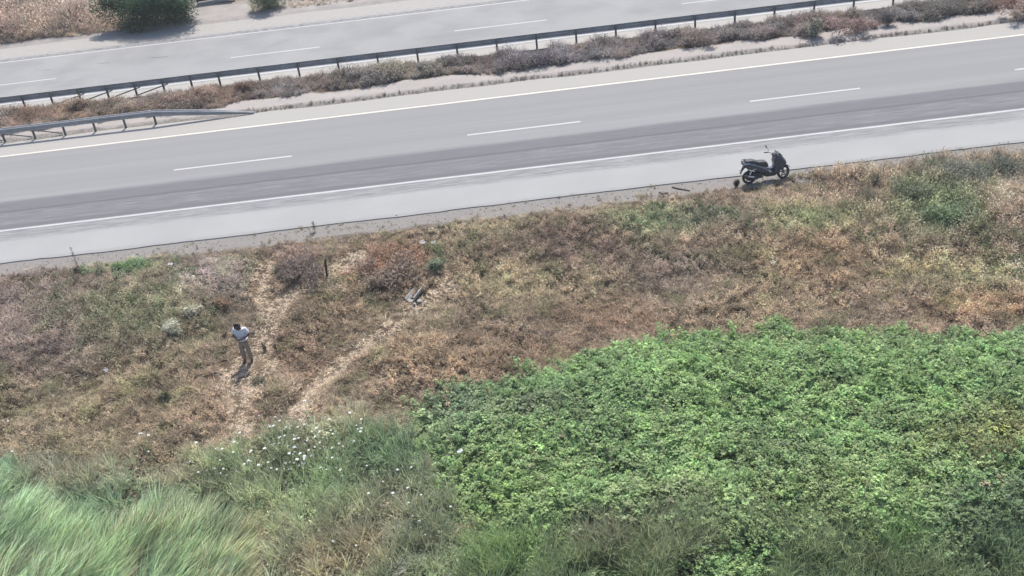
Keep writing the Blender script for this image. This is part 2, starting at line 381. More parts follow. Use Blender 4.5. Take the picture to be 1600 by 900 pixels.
# ------------------------------------------------------------------ plant prototypes
class PB:                                        # collects blades / leaves / stems
    def __init__(s): s.V = []; s.F = []; s.S = []
    def blade(s, p, az, lean, L, w, bend, seg=3, shade=1.0, tw=0.0):
        p = np.array(p, float); d = np.array([math.cos(az), math.sin(az), 0]); sd = np.array([-math.sin(az+tw), math.cos(az+tw), 0])
        a = lean; b0 = len(s.V); step = L/seg
        for k in range(seg+1):
            t = k/seg; ww = w*(1-t**1.6)*.5
            if k == seg: s.V.append(tuple(p)); s.S.append(shade)
            else: s.V += [tuple(p-sd*ww), tuple(p+sd*ww)]; s.S += [shade, shade]
            p = p+(d*math.sin(a)+np.array([0, 0, math.cos(a)]))*step; a += bend/seg
        for k in range(seg-1): s.F.append((b0+2*k, b0+2*k+1, b0+2*k+3, b0+2*k+2))
        s.F.append((b0+2*seg-2, b0+2*seg-1, b0+2*seg))
    def leaf(s, p, az, tilt, L, w, fold=.25, shade=1.0):
        p = np.array(p, float); d = np.array([math.cos(az)*math.cos(tilt), math.sin(az)*math.cos(tilt), math.sin(tilt)])
        sd = np.array([-math.sin(az), math.cos(az), 0]); up = np.cross(d, sd); up = up*np.sign(up[2]+1e-9)
        b0 = len(s.V)
        s.V += [tuple(p), tuple(p+d*L*.45+sd*w*.5+up*w*fold), tuple(p+d*L-up*L*.08), tuple(p+d*L*.45-sd*w*.5+up*w*fold)]; s.S += [shade]*4
        s.F += [(b0, b0+1, b0+2), (b0, b0+2, b0+3)]
    def stem(s, a, b, r, shade=.8, r2=None):
        a = np.array(a, float); b = np.array(b, float); d = b-a; d = d/(np.linalg.norm(d)+1e-9)
        u = np.cross(d, [.31, .2, .93]); u /= np.linalg.norm(u)+1e-9; v = np.cross(d, u); b0 = len(s.V)
        for q, rr in ((a, r), (b, r2 if r2 is not None else r*.6)):
            for k in range(3):
                an = 2*math.pi*k/3; s.V.append(tuple(q+(u*math.cos(an)+v*math.sin(an))*rr)); s.S.append(shade)
        for k in range(3): s.F.append((b0+k, b0+(k+1) % 3, b0+3+(k+1) % 3, b0+3+k))
    def mesh(s, name, mat): return mesh_np(name, s.V, s.F, mat, {'shade': s.S})
U = random.uniform
def grass_tuft(n, r, L0, L1, w, lean0, lean1, bend, sd=(.65, 1.35), az=None, azs=3.15):
    b = PB()
    for _ in range(n):
        a = U(-azs, azs)+(az or 0); rr = r*math.sqrt(random.random()); t = U(-math.pi, math.pi)
        b.blade((rr*math.cos(t), rr*math.sin(t), -.02), a, U(lean0, lean1), U(L0, L1), w*U(.7, 1.3), U(.3, 1)*bend, 3, U(*sd), U(-.8, .8))
    return b
def twig_tuft(n, r, H, leafL, leaves, sd=(.6, 1.35)):
    b = PB()
    for _ in range(n):
        t = U(-math.pi, math.pi); p = np.array([U(-r, r), U(-r, r), -.02]); hh = H*U(.6, 1.1); an = U(.05, .75)
        d = np.array([math.cos(t)*math.sin(an), math.sin(t)*math.sin(an), math.cos(an)]); sh = U(*sd)
        m = p+d*hh*.5; e = m+(d+np.array([U(-.4, .4), U(-.4, .4), U(-.1, .2)]))*hh*.5
        b.stem(p, m, .006, sh*.8); b.stem(m, e, .004, sh*.9)
        for k in range(leaves):
            f = U(.25, 1); q = p+(m-p)*f*2 if f < .5 else m+(e-m)*(f-.5)*2
            b.leaf(q+np.array([U(-.03, .03), U(-.03, .03), U(-.02, .02)]), U(-3.14, 3.14), U(-.5, .9), leafL*U(.6, 1.4), leafL*U(.25, .5), .15, U(*sd))
    return b
def bramble_sprig(canes, leaves, size, leafL):
    b = PB()
    for _ in range(canes):
        a0 = U(-3.14, 3.14); L = size*U(.7, 1.2); p = np.array([U(-.05, .05), U(-.05, .05), -.12]); el = U(.6, 1.3)
        for k in range(5):
            d = np.array([math.cos(a0)*math.cos(el), math.sin(a0)*math.cos(el), math.sin(el)]); q = p+d*L/5
            b.stem(p, q, .005, .6); el -= U(.2, .5); a0 += U(-.2, .2)
            for _ in range(leaves):
                f = random.random(); c = p+(q-p)*f; az = a0+U(-1.9, 1.9); sh = U(.62, 1.38)
                off = np.array([math.cos(az), math.sin(az), U(.1, .7)])*U(.02, .06)
                for j in (-.9, 0, .9): b.leaf(c+off, az+j, U(-.5, .35), leafL*U(.75, 1.2)*(1.15 if j == 0 else .9), leafL*U(.6, .8), .12, sh*U(.88, 1.12))
            p = q
    return b
def make_coll(name, meshes):
    c = bpy.data.collections.new(name)
    for k, m in enumerate(meshes): c.objects.link(bpy.data.objects.new('%s_%02d' % (name, k), m))
    return c
def scatter(name, P, rot, scl, idx, tint, coll, label=None, parent=None, gain=1.0, sat=.78):
    me = bpy.data.meshes.new(name); me.vertices.add(len(P)); me.vertices.foreach_set('co', np.asarray(P, np.float32).ravel())
    a = me.attributes.new('rot', 'FLOAT_VECTOR', 'POINT'); a.data.foreach_set('vector', np.asarray(rot, np.float32).ravel())
    if np.ndim(scl) == 1: scl = np.stack([scl]*3, 1)
    a = me.attributes.new('scl', 'FLOAT_VECTOR', 'POINT'); a.data.foreach_set('vector', np.asarray(scl, np.float32).ravel())
    a = me.attributes.new('idx', 'INT', 'POINT'); a.data.foreach_set('value', np.asarray(idx, np.int32))
    tint = np.asarray(tint); gr = tint.mean(1, keepdims=True); tint = gr+(tint-gr)*sat
    t4 = np.concatenate([np.clip(tint*gain, 0, .85), np.ones((len(P), 1))], 1)
    a = me.attributes.new('tint', 'FLOAT_COLOR', 'POINT'); a.data.foreach_set('color', t4.astype(np.float32).ravel())
    o = obj(name, me, parent)
    g = bpy.data.node_groups.new(name, 'GeometryNodeTree')
    g.interface.new_socket('Geometry', in_out='INPUT', socket_type='NodeSocketGeometry'); g.interface.new_socket('Geometry', in_out='OUTPUT', socket_type='NodeSocketGeometry')
    gi = g.nodes.new('NodeGroupInput'); go = g.nodes.new('NodeGroupOutput'); ci = g.nodes.new('GeometryNodeCollectionInfo')
    ci.inputs['Collection'].default_value = coll; ci.inputs['Separate Children'].default_value = True; ci.inputs['Reset Children'].default_value = True
    ip = g.nodes.new('GeometryNodeInstanceOnPoints'); ip.inputs['Pick Instance'].default_value = True
    def na(n, t):
        k = g.nodes.new('GeometryNodeInputNamedAttribute'); k.data_type = t; k.inputs['Name'].default_value = n; return [s for s in k.outputs if s.enabled and s.name == 'Attribute'][0]
    L = g.links.new
    L(gi.outputs[0], ip.inputs['Points']); L(ci.outputs[0], ip.inputs['Instance']); L(na('rot', 'FLOAT_VECTOR'), ip.inputs['Rotation'])
    L(na('scl', 'FLOAT_VECTOR'), ip.inputs['Scale']); L(na('idx', 'INT'), ip.inputs['Instance Index']); L(ip.outputs[0], go.inputs[0])
    md = o.modifiers.new('scatter', 'NODES'); md.node_group = g
    tag(o, label, None, None, 'stuff'); return o
M['dry'] = veg('dry_plant', None, .45); M['leafy'] = veg('green_leaf', None, .42, .03); M['reed'] = veg('reed_blade', None, .45, .04)
TS = (.5, 1.55)
c_dry = make_coll('dry_tuft', [grass_tuft(26, .13, .18, .42, .022, .45, 1.3, .9, TS).mesh('dry_tuft', M['dry']),
    grass_tuft(24, .16, .12, .34, .024, .5, 1.45, .7, TS).mesh('dry_tuft', M['dry']),
    grass_tuft(22, .10, .25, .55, .020, .2, .9, 1.3, TS).mesh('dry_tuft', M['dry']),
    twig_tuft(7, .10, .34, .065, 9, TS).mesh('dry_tuft', M['dry']), twig_tuft(8, .14, .28, .055, 9, TS).mesh('dry_tuft', M['dry']),
    twig_tuft(6, .08, .48, .07, 11, TS).mesh('dry_tuft', M['dry']),
    grass_tuft(26, .2, .15, .40, .022, 1.1, 1.62, .15, TS).mesh('dry_tuft', M['dry'])])       # 6: flattened straw
c_green = make_coll('green_tuft', [grass_tuft(24, .10, .3, .6, .022, .05, .8, 1.2).mesh('green_tuft', M['leafy']),
    twig_tuft(8, .12, .36, .08, 12).mesh('green_tuft', M['leafy']), twig_tuft(10, .15, .26, .065, 11).mesh('green_tuft', M['leafy']),
    grass_tuft(20, .08, .5, .95, .022, .02, .55, 1.1).mesh('green_tuft', M['leafy'])])
c_bram = make_coll('bramble_sprig', [bramble_sprig(5, 2, .36, .05).mesh('bramble_sprig', M['leafy']), bramble_sprig(5, 2, .30, .045).mesh('bramble_sprig', M['leafy']),
    bramble_sprig(4, 3, .42, .055).mesh('bramble_sprig', M['leafy']), bramble_sprig(5, 2, .28, .042).mesh('bramble_sprig', M['leafy'])])
c_reed = make_coll('reed_tuft', [grass_tuft(18, .14, .9, 1.5, .030, .45, .95, .8, (.42, 1.65), 0, .40).mesh('reed_tuft', M['reed']),
    grass_tuft(18, .16, .8, 1.3, .028, .6, 1.1, .7, (.42, 1.65), 0, .5).mesh('reed_tuft', M['reed']),
    grass_tuft(16, .14, .6, 1.1, .026, .3, .9, .9, (.42, 1.65), 0, 1.0).mesh('reed_tuft', M['reed'])])

# ------------------------------------------------------------------ zones on the ground
def poly(pts, lift=0.0): return at([p[0] for p in pts], [p[1] for p in pts], lift)[:, :2]
bram_poly = poly([(725, 960), (725, 850), (672, 785), (628, 730), (612, 680), (640, 640), (690, 618), (780, 600), (850, 578), (950, 552), (1000, 540), (1130, 525), (1300, 521), (1450, 523), (1600, 532), (1850, 540), (2000, 960)])
reed_poly = poly([(-250, 690), (0, 712), (50, 750), (110, 798), (190, 806), (245, 782), (320, 768), (375, 778), (405, 812), (430, 980), (-350, 980)])
path_a = poly([(376, 715), (374, 690), (372, 640), (380, 600), (398, 560), (425, 500), (440, 475), (480, 445), (515, 425), (560, 400)])
path_b = poly([(440, 690), (470, 635), (520, 580), (570, 540), (625, 500), (675, 465), (700, 450)])
path_c = poly([(425, 500), (405, 440), (420, 410)])
person_xy = at1(389, 567)
def field(P, blobs, base):
    W = np.full(len(P), .35); c = np.tile(np.array(base), (len(P), 1))*.35
    for (px, py, rx, ry, col) in blobs:
        o = at(px, py)[0]; ax = at(px+rx, py)[0]-o; ay = at(px, py-ry)[0]-o
        det = ax[0]*ay[1]-ax[1]*ay[0]; dx = P[:, 0]-o[0]; dy = P[:, 1]-o[1]
        u = (dx*ay[1]-dy*ay[0])/det; v = (ax[0]*dy-ax[1]*dx)/det
        w = np.exp(-(u*u+v*v)*1.4)*1.6; W += w; c += w[:, None]*np.asarray(col)
    return c/W[:, None]
DRY = srgb(150, 133, 112)
K = lambda r, g, b: srgb(r, g, b)
dry_blobs = [(40, 480, 120, 70, K(138, 122, 118)), (60, 560, 70, 50, K(142, 125, 120)), (190, 490, 110, 45, K(128, 132, 98)), (100, 620, 150, 50, K(143, 131, 99)),
    (150, 430, 100, 20, K(152, 134, 120)), (200, 415, 60, 16, K(150, 160, 104)), (330, 430, 60, 30, K(168, 156, 150)), (300, 400, 60, 12, K(140, 122, 112)), (470, 410, 50, 25, K(135, 112, 104)),
    (610, 415, 60, 28, K(150, 112, 88)), (550, 500, 90, 40, K(150, 132, 106)), (480, 560, 80, 40, K(148, 125, 102)), (700, 560, 90, 40, K(165, 142, 112)),
    (760, 360, 70, 20, K(160, 150, 118)), (870, 390, 90, 35, K(128, 108, 98)), (1010, 345, 60, 20, K(156, 165, 122)), (1090, 345, 60, 16, K(118, 122, 100)), (790, 440, 80, 30, K(172, 158, 122)),
    (900, 455, 90, 26, K(168, 154, 124)), (960, 490, 90, 30, K(158, 130, 106)), (830, 560, 90, 26, K(158, 132, 108)), (1060, 440, 70, 40, K(154, 138, 124)), (1160, 470, 90, 40, K(164, 148, 120)),
    (1260, 305, 70, 22, K(160, 140, 120)), (1270, 345, 60, 18, K(140, 148, 104)), (1270, 410, 80, 36, K(164, 142, 112)), (1470, 330, 70, 40, K(124, 140, 98)), (1530, 275, 90, 22, K(134, 132, 116)),
    (1580, 330, 50, 30, K(156, 140, 124)), (1440, 430, 70, 20, K(164, 156, 118)), (1540, 440, 60, 20, K(172, 164, 128)), (1550, 480, 90, 20, K(156, 130, 100)), (300, 640, 120, 30, K(158, 138, 112)),
    (560, 640, 90, 30, K(156, 140, 116)), (130, 690, 120, 26, K(155, 142, 112)), (250, 720, 60, 20, K(140, 130, 100)), (90, 730, 60, 25, K(122, 124, 98))]
def sample(dens, x0=-30, x1=30, y0=14, y1=36):
    n = int((x1-x0)*(y1-y0)*dens); P = np.stack([rng.uniform(x0, x1, n), rng.uniform(y0, y1, n)], 1); return P
def inview(P, mx=230, my=150):
    Q = np.stack([P[:, 0], P[:, 1], ground(P[:, 0], P[:, 1])], 1); x, y = project(Q)
    return (x > -mx) & (x < 1600+mx) & (y > -my) & (y < 900+my)
def jit(c, s=.12, h=.05):
    return c*(1+rng.normal(0, s, (len(c), 1)))*(1+rng.normal(0, h, c.shape))
def on_ground(P, dz=0): return np.stack([P[:, 0], P[:, 1], ground(P[:, 0], P[:, 1])+dz], 1)
def euler(n, tilt=.15, az=None):
    return np.stack([rng.normal(0, tilt, n), rng.normal(0, tilt, n), rng.uniform(-math.pi, math.pi, n) if az is None else az], 1)

# dry sward of the embankment
P = sample(58); P = P[inview(P)]
edge = 34.85+.3*sstep(6, 14, P[:, 0])+.55*(vnoise(P[:, 0], P[:, 0]*0, 1.9, 31)-.5)+.5*(vnoise(P[:, 0], P[:, 0]*0, .6, 32)-.5)
sb = sdist(P, bram_poly); sr = sdist(P, reed_poly)
pth = np.minimum(np.minimum(segdist(P, path_a)*.9, segdist(P, path_b)), segdist(P, path_c)); dper = np.hypot(P[:, 0]-person_xy.x, P[:, 1]-person_xy.y+.5)
pth = np.minimum(pth, np.maximum(dper-.55, 0)*.8)
keep = (P[:, 1] < edge) & (sb < .25+.5*rng.random(len(P))) & (sr < .1)
thin = np.clip((P[:, 1]-33.3)/1.6, 0, 1)*.45; keep &= rng.random(len(P)) > thin
P = P[keep]; pth = pth[keep]; n = len(P); X, Y = P.T
isp = sstep(.52, .24, pth+.12*(vnoise(X, Y, .5, 46)-.5))
col = field(P, dry_blobs, DRY); col = col*.82+.18*np.array(K(151, 134, 113))
patch = vnoise(X, Y, .9, 41)*.6+vnoise(X, Y, .35, 42)*.4
col = col*(.66+.72*patch)[:, None]
sel = vnoise(X, Y, .55, 43) > .72; col[sel] = col[sel]*np.array([.82, .92, .78])
col = jit(col*np.array([1.0, 1.0, .945]), .26, .03); col = col*(1-isp[:, None])+isp[:, None]*jit(np.tile(K(190, 171, 144), (n, 1)), .08, .03)
col *= .80
px, py = project(on_ground(P))
tall = .64+.75*np.exp(-((px-1480)/260)**2-((py-330)/100)**2)+.35*np.exp(-((px-80)/160)**2-((py-500)/70)**2)+.3*vnoise(X, Y, 1.2, 44)+.25*np.exp(-((px-600)/60)**2-((py-415)/25)**2)
tall *= (1-.6*isp)*(1-.45*np.clip((Y-33.2)/1.5, 0, 1)*sstep(1350, 1200, px))
sp_noise = vnoise(X, Y, 1.4, 45)
idx = np.where(sp_noise > .55, rng.choice([3, 4, 5, 1], n), rng.choice([0, 1, 2, 6, 0], n))
st_ = (tall > .85) & (rng.random(n) < .45); idx = np.where(st_, rng.choice([2, 5, 2], n), idx); col[st_] *= 1.18
idx = np.where(isp > .4, 6, idx)
s = rng.uniform(.8, 1.25, n)*np.clip(tall, .22, 1.6)
scatter('dry_grass', on_ground(P), euler(n, .2), np.stack([s**.6, s**.6, s], 1)*1.02, idx, col, c_dry, 'dry brown and straw coloured grass and weeds covering the embankment', gain=2.02, sat=.72)

# green patches inside the dry sward
P = sample(34, -30, 30, 20, 35); P = P[inview(P)]; X, Y = P.T
px, py = project(on_ground(P))
w = 0
for (cx, cy, rx, ry, k) in ((1470, 335, 62, 38, .75), (1270, 347, 60, 18, .6), (1370, 360, 50, 25, .22), (205, 412, 26, 9, .8), (1010, 345, 40, 16, .35), (1100, 340, 50, 12, .45), (190, 490, 80, 35, .22), (1520, 285, 80, 24, .35), (683, 408, 14, 12, .7), (1560, 400, 60, 50, .15), (110, 420, 120, 8, .2)):
    w = w+k*np.exp(-((px-cx)/rx)**2-((py-cy)/ry)**2)
keep = (rng.random(len(P)) < w*1.1) & (Y < 34.6) & (sdist(P, bram_poly) < 0); P = P[keep]; n = len(P)
col = jit(field(P, [(1470, 335, 80, 60, K(100, 122, 74)), (1270, 345, 70, 30, K(122, 138, 82)), (1520, 285, 80, 20, K(92, 104, 84)), (1090, 342, 60, 16, K(98, 110, 84)), (205, 412, 30, 10, K(104, 146, 76)), (190, 490, 90, 40, K(110, 122, 82))], K(112, 130, 84)), .16, .05)*.8
s = rng.uniform(.7, 1.3, n)
scatter('green_weeds', on_ground(P), euler(n, .15), s*.95, rng.choice([0, 1, 1, 2], n), col, c_green, 'patches of green weeds growing among the dry grass', gain=1.60)

# bramble thicket at the lower right
P = sample(78, -8, 24, 13, 31); P = P[inview(P, 260, 220)]; sb = sdist(P, bram_poly)+(1.0+.9*sstep(1.5, -2.5, P[:, 0]))*(vnoise(P[:, 0], P[:, 1], .9, 51)*.6+vnoise(P[:, 0], P[:, 1], .35, 58)*.4-.42); P = P[sb > 0]; sb = sb[sb > 0]; X, Y = P.T; n = len(P)
def mound(X, Y, sb):
    m = (.22+.78*sstep(0, 2.6, sb))*(.34+.66*sstep(-4.5, 3.0, X))*.92; lump = vnoise(X, Y, 1.7, 52)*.5+vnoise(X, Y, .7, 53)*.3+vnoise(X, Y, .3, 59)*.2
    return m*(.66+.40*lump)*.9
px, py = project(on_ground(P))
lowz = sstep(800, 850, py+40*(vnoise(X, Y, 1.5, 54)-.5)+np.clip((900-px)*.2, -40, 0))
hgt = mound(X, Y, sb)*(1-.45*lowz)
layer = rng.random(n); f = np.where(layer < .62, rng.uniform(.88, 1.05, n), rng.uniform(.2, .9, n))
hole = (vnoise(X, Y, .55, 55)*.7+vnoise(X, Y, .22, 56)*.3)
keep = ~((hole < .27) & (f > .6)); keep &= rng.random(n) > lowz*.35
P = P[keep]; X, Y = P.T; n = len(P); f = f[keep]; hgt = hgt[keep]; px = px[keep]; py = py[keep]; lowz = lowz[keep]
col = field(P, [(1200, 600, 300, 60, K(124, 154, 92)), (900, 620, 120, 50, K(120, 152, 94)), (720, 640, 60, 40, K(116, 136, 104)), (1550, 560, 120, 50, K(116, 146, 90)), (1500, 710, 70, 25, K(132, 142, 82)), (1560, 690, 40, 24, K(138, 138, 82)),
    (1000, 700, 200, 60, K(124, 152, 92)), (1300, 800, 120, 40, K(130, 152, 92)), (800, 780, 70, 50, K(122, 148, 84)), (780, 870, 70, 30, K(130, 160, 82)), (960, 840, 50, 18, K(126, 128, 98)), (1060, 800, 60, 20, K(124, 138, 92)), (830, 650, 60, 20, K(126, 134, 110)), (1580, 830, 80, 60, K(84, 112, 72))], K(122, 150, 92))
col = jit(col*(.74+.5*vnoise(X, Y, .8, 57))[:, None]*np.array([1.05, 1.03, .85]), .17, .05)*.86
sel = rng.random(n) < .004; col[sel] = jit(np.tile(K(140, 132, 96), (int(sel.sum()), 1)), .1)*.8
Q = on_ground(P); Q[:, 2] += hgt*f
bs = rng.uniform(.6, 1.3, n); shoot = (rng.random(n) < .025) & (f > .85); bs[shoot] *= 1.5; Q[shoot, 2] += .03; col[shoot] *= 1.12
scatter('bramble_thicket', Q, euler(n, .35), bs, rng.integers(0, 4, n), col, c_bram, 'dense green bramble thicket filling the lower right', gain=1.66, sat=.78)

# reeds at the lower left, laid over by the wind
P = sample(56, -16, 0, 12, 25); P = P[inview(P, 300, 260)]; srd = sdist(P, reed_poly)+(.5+1.2*sstep(-9.5, -6, P[:, 0]))*(vnoise(P[:, 0], P[:, 1], .8, 61)*.6+vnoise(P[:, 0], P[:, 1], .3, 68)*.4-.5); P = P[srd > 0]; srd = srd[srd > 0]; X, Y = P.T; n = len(P)
flow = .85+.9*(vnoise(X, Y, 2.2, 62)-.5)+.5*(vnoise(X, Y, .8, 63)-.5)
lod = .35*(vnoise(X, Y, 1.3, 64)-.3)
px, py = project(on_ground(P))
col = field(P, [(100, 800, 150, 60, K(148, 174, 134)), (20, 780, 60, 60, K(138, 167, 128)), (330, 830, 80, 60, K(136, 152, 112)), (200, 880, 100, 30, K(134, 156, 108)), (400, 850, 50, 50, K(150, 156, 116)), (330, 760, 60, 20, K(144, 168, 128))], K(144, 168, 127))
col = jit(col*(.72+.5*vnoise(X, Y, .7, 65))[:, None]*np.array([1.04, 1.0, .92]), .24, .04)*.82
sel = (rng.random(n) < .09+.28*sstep(240, 420, px)); col[sel] = jit(np.tile(K(172, 166, 124), (int(sel.sum()), 1)), .14, .04)*.8
rot = np.stack([rng.normal(0, .08, n), lod+rng.normal(0, .08, n), flow+rng.normal(0, .22, n)], 1)
s = rng.uniform(.6, 1.15, n)*np.clip(.35+srd*.5, .35, 1)*(.75+.45*vnoise(X, Y, .7, 69))
gap = (vnoise(X, Y*.6, .9, 66)*.7+vnoise(X, Y, .4, 67)*.3) < .31
k = ~gap
scatter('reed_grass', on_ground(P)[k], rot[k], s[k], rng.choice([0, 0, 1, 1, 2], n)[k], col[k], c_reed, 'pale bluish green reed grass laid over by the wind at lower left', gain=1.85, sat=.8)

# mixed rank growth between reeds and brambles, and along the lower edge
mixed_poly = poly([(-220, 690), (0, 715), (60, 725), (150, 725), (260, 722), (350, 700), (450, 668), (560, 640), (650, 650), (700, 740), (740, 850), (760, 980), (410, 990), (390, 830), (330, 790), (240, 800), (180, 835), (100, 835), (40, 790), (-220, 750)])
P = sample(44, -16, 4, 13, 27); P = P[inview(P, 230, 220)]; sm = sdist(P, mixed_poly)+1.0*(vnoise(P[:, 0], P[:, 1], .9, 71)*.6+vnoise(P[:, 0], P[:, 1], .35, 73)*.4-.5); kp = (sm > 0) & (rng.random(len(sm)) < (.25+sm*.9)*np.where(P[:, 0] < -8.2, .75, 1)); P = P[kp]; sm = sm[kp]; X, Y = P.T; n = len(P)
px, py = project(on_ground(P))
col = field(P, [(470, 690, 70, 40, K(140, 142, 108)), (520, 760, 70, 30, K(118, 136, 92)), (600, 720, 60, 40, K(98, 122, 84)), (620, 800, 60, 40, K(134, 132, 102)), (560, 860, 70, 30, K(140, 130, 100)), (440, 840, 40, 40, K(156, 160, 118)), (380, 690, 40, 20, K(146, 156, 104)), (500, 890, 60, 20, K(146, 126, 98)),
    (10, 735, 30, 25, K(116, 148, 112)), (215, 765, 26, 18, K(118, 138, 100)), (110, 750, 70, 22, K(142, 134, 108)), (110, 800, 80, 20, K(104, 130, 96)), (230, 790, 40, 16, K(106, 132, 96)), (260, 745, 50, 22, K(144, 134, 108)), (650, 840, 40, 30, K(104, 112, 82)), (560, 655, 90, 22, K(156, 144, 114)), (380, 670, 90, 16, K(152, 146, 110))], K(130, 138, 100))
col = jit(col*(.70+.6*vnoise(X, Y, .6, 72))[:, None], .22, .05)*.82
s = rng.uniform(.7, 1.2, n)*(.65+.4*sstep(0, .8, sm))
scatter('mixed_weeds', on_ground(P), euler(n, .16), s*1.05, rng.choice([0, 1, 1, 2, 3, 3], n), col, c_green, 'rank mixed weeds and grass between the reeds and the brambles', gain=2.30)
P = sample(44, -2, 18, 13, 21); P = P[inview(P, 230, 220)]; X, Y = P.T; px, py = project(on_ground(P))
low = (py > 815+50*vnoise(X, Y, 1.5, 75)-.05*np.clip(px-1000, 0, 500)) & (px > 720) & (vnoise(X, Y, .8, 76) > .33); P = P[low]; X, Y = P.T; n = len(P)
col = jit(field(P, [(790, 880, 60, 30, K(128, 154, 84)), (950, 855, 50, 22, K(138, 134, 102)), (1090, 860, 90, 30, K(138, 144, 104)), (1300, 850, 80, 30, K(128, 140, 92)), (1400, 840, 40, 30, K(112, 146, 76)), (1550, 860, 70, 40, K(100, 122, 84))], K(124, 140, 92)), .14, .05)*.78
scatter('foreground_grass', on_ground(P, .1), euler(n, .14), rng.uniform(.8, 1.35, n), rng.choice([0, 1, 3, 3, 3], n), col, c_green, 'tall light green grass along the lower edge in front of the brambles', gain=1.80)

# loose stones and stray tufts along the broken edge of the hard shoulder
def stone_mesh(sd):
    bm = bmesh.new(); bmesh.ops.create_icosphere(bm, subdivisions=1, radius=.05); r_ = random.Random(sd)
    for v in bm.verts: v.co *= r_.uniform(.65, 1.3); v.co.z *= .65
    me = bpy.data.meshes.new('stone'); bm.to_mesh(me); bm.free(); me.materials.append(M['stone']); me.attributes.new('shade', 'FLOAT', 'POINT').data.foreach_set('value', [1.0]*len(me.vertices)); return me
M['stone'] = veg('loose_stone', None, .0)
c_stone = make_coll('stone', [stone_mesh(k) for k in range(4)])
P = sample(60, -30, 30, 33.6, 35.95); P = P[inview(P)]; X, Y = P.T
P = P[(rng.random(len(P)) < np.where(Y > 35.72, .05, .75)*(.3+1.1*vnoise(X, Y, 1.1, 33)))]; n = len(P)
Q = on_ground(P); Q[:, 2] = np.where(P[:, 1] > 35.85, .0, Q[:, 2])
scatter('roadside_gravel', Q, euler(n, .5), rng.uniform(.15, .8, n)**1.5*1.1, rng.integers(0, 4, n), jit(np.tile(K(168, 160, 152), (n, 1)), .2, .03)*.55, c_stone, 'loose grey gravel strewn along the edge of the hard shoulder')
P = sample(7, -30, 30, 34.3, 35.9); P = P[inview(P)]; P = P[vnoise(P[:, 0], P[:, 1], .8, 34) > .52]; n = len(P)
scatter('stray_tufts', on_ground(P), euler(n, .2), rng.uniform(.25, .6, n), rng.choice([0, 1, 3], n), jit(np.tile(K(150, 140, 112), (n, 1)), .2, .05)*.8, c_dry, 'stray dry tufts on the grit beside the hard shoulder', gain=1.7)

# median scrub, debris line, far verge
P = sample(95, -32, 34, 48.05, 52.4); P = P[inview(P, 120, 60)]; X, Y = P.T
lim = 49.65+.7*(vnoise(X, X*0, 1.6, 81)-.5)+.5*(vnoise(X, X*0, .6, 82)-.5)-.25*sstep(-16, -22, X)
lim = np.where(X < -13, lim-.5, lim)
keep = (Y > lim) & (Y < FAR0-.1) | ((np.abs(Y-48.28-.1*vnoise(X, X*0, 1.1, 83)) < .10) & (rng.random(len(P)) < .5) & (X > tailx-.5)); P = P[keep]; X, Y = P.T; n = len(P)
col = field(P, [(150, 165, 120, 20, K(156, 136, 112)), (60, 180, 60, 12, K(166, 142, 118)), (330, 145, 70, 12, K(148, 126, 104)), (500, 130, 100, 15, K(142, 130, 120)), (620, 110, 60, 10, K(148, 142, 122)), (850, 100, 100, 15, K(134, 124, 122)), (1000, 80, 80, 14, K(140, 130, 124)), (1150, 65, 90, 14, K(140, 128, 122)), (1320, 50, 60, 12, K(146, 122, 116)), (1450, 30, 80, 14, K(138, 132, 122)), (1580, 25, 30, 20, K(164, 126, 108))], K(142, 130, 120))
col = jit(col*(.70+.66*vnoise(X, Y, .75, 84))[:, None]*(1+.16*(vnoise(X, Y, 1.3, 86)-.5)[:, None]*np.array([1.2, .2, -1])), .18, .05)*.80
deb = Y < 48.9
s = np.where(deb, .42, rng.uniform(.8, 1.4, n)*(.55+.75*sstep(.25, .8, vnoise(X, Y, .95, 85)))*np.where(Y > 51.6, .6, 1))
scatter('median_scrub', on_ground(P), euler(n, .2), s, rng.choice([0, 1, 3, 4, 3, 4, 5], n), col, c_dry, 'low dry grey brown scrub along the median between the roads', gain=1.75, sat=.68)
P = sample(40, -45, -4, FAR1+.2, 74); P = P[inview(P, 200, 220)]; X, Y = P.T
px, py = project(on_ground(P))
track = (px > 292) & (px < 392); keep = ~track & (Y > FAR1+.5+.6*vnoise(X, X*0, 1.5, 91)+np.where(px > 440, .3, 0)+np.where(px > 620, 2, 0)); keep &= (px < 300) | (rng.random(len(P)) < .35)
P = P[keep]; X, Y = P.T; px = px[keep]; n = len(P)
col = jit(field(P, [(120, 20, 60, 20, K(168, 148, 128)), (30, 40, 40, 14, K(160, 138, 116)), (60, 0, 20, 8, K(104, 124, 78)), (420, 5, 20, 8, K(128, 134, 108)), (520, 5, 60, 8, K(172, 156, 132))], K(162, 142, 118))*(.76+.48*vnoise(X, Y, .8, 92))[:, None], .1, .04)*.82
s = np.where(px < 170, rng.uniform(1.3, 2.4, n)*sstep(FAR1+.3, FAR1+2.2, Y)+.7, rng.uniform(.6, 1.1, n))
scatter('verge_grass', on_ground(P), euler(n, .15), s, rng.choice([0, 2, 2, 5], n), col, c_dry, 'tall dry straw grass on the verge beyond the far road', gain=2.15, sat=.62)
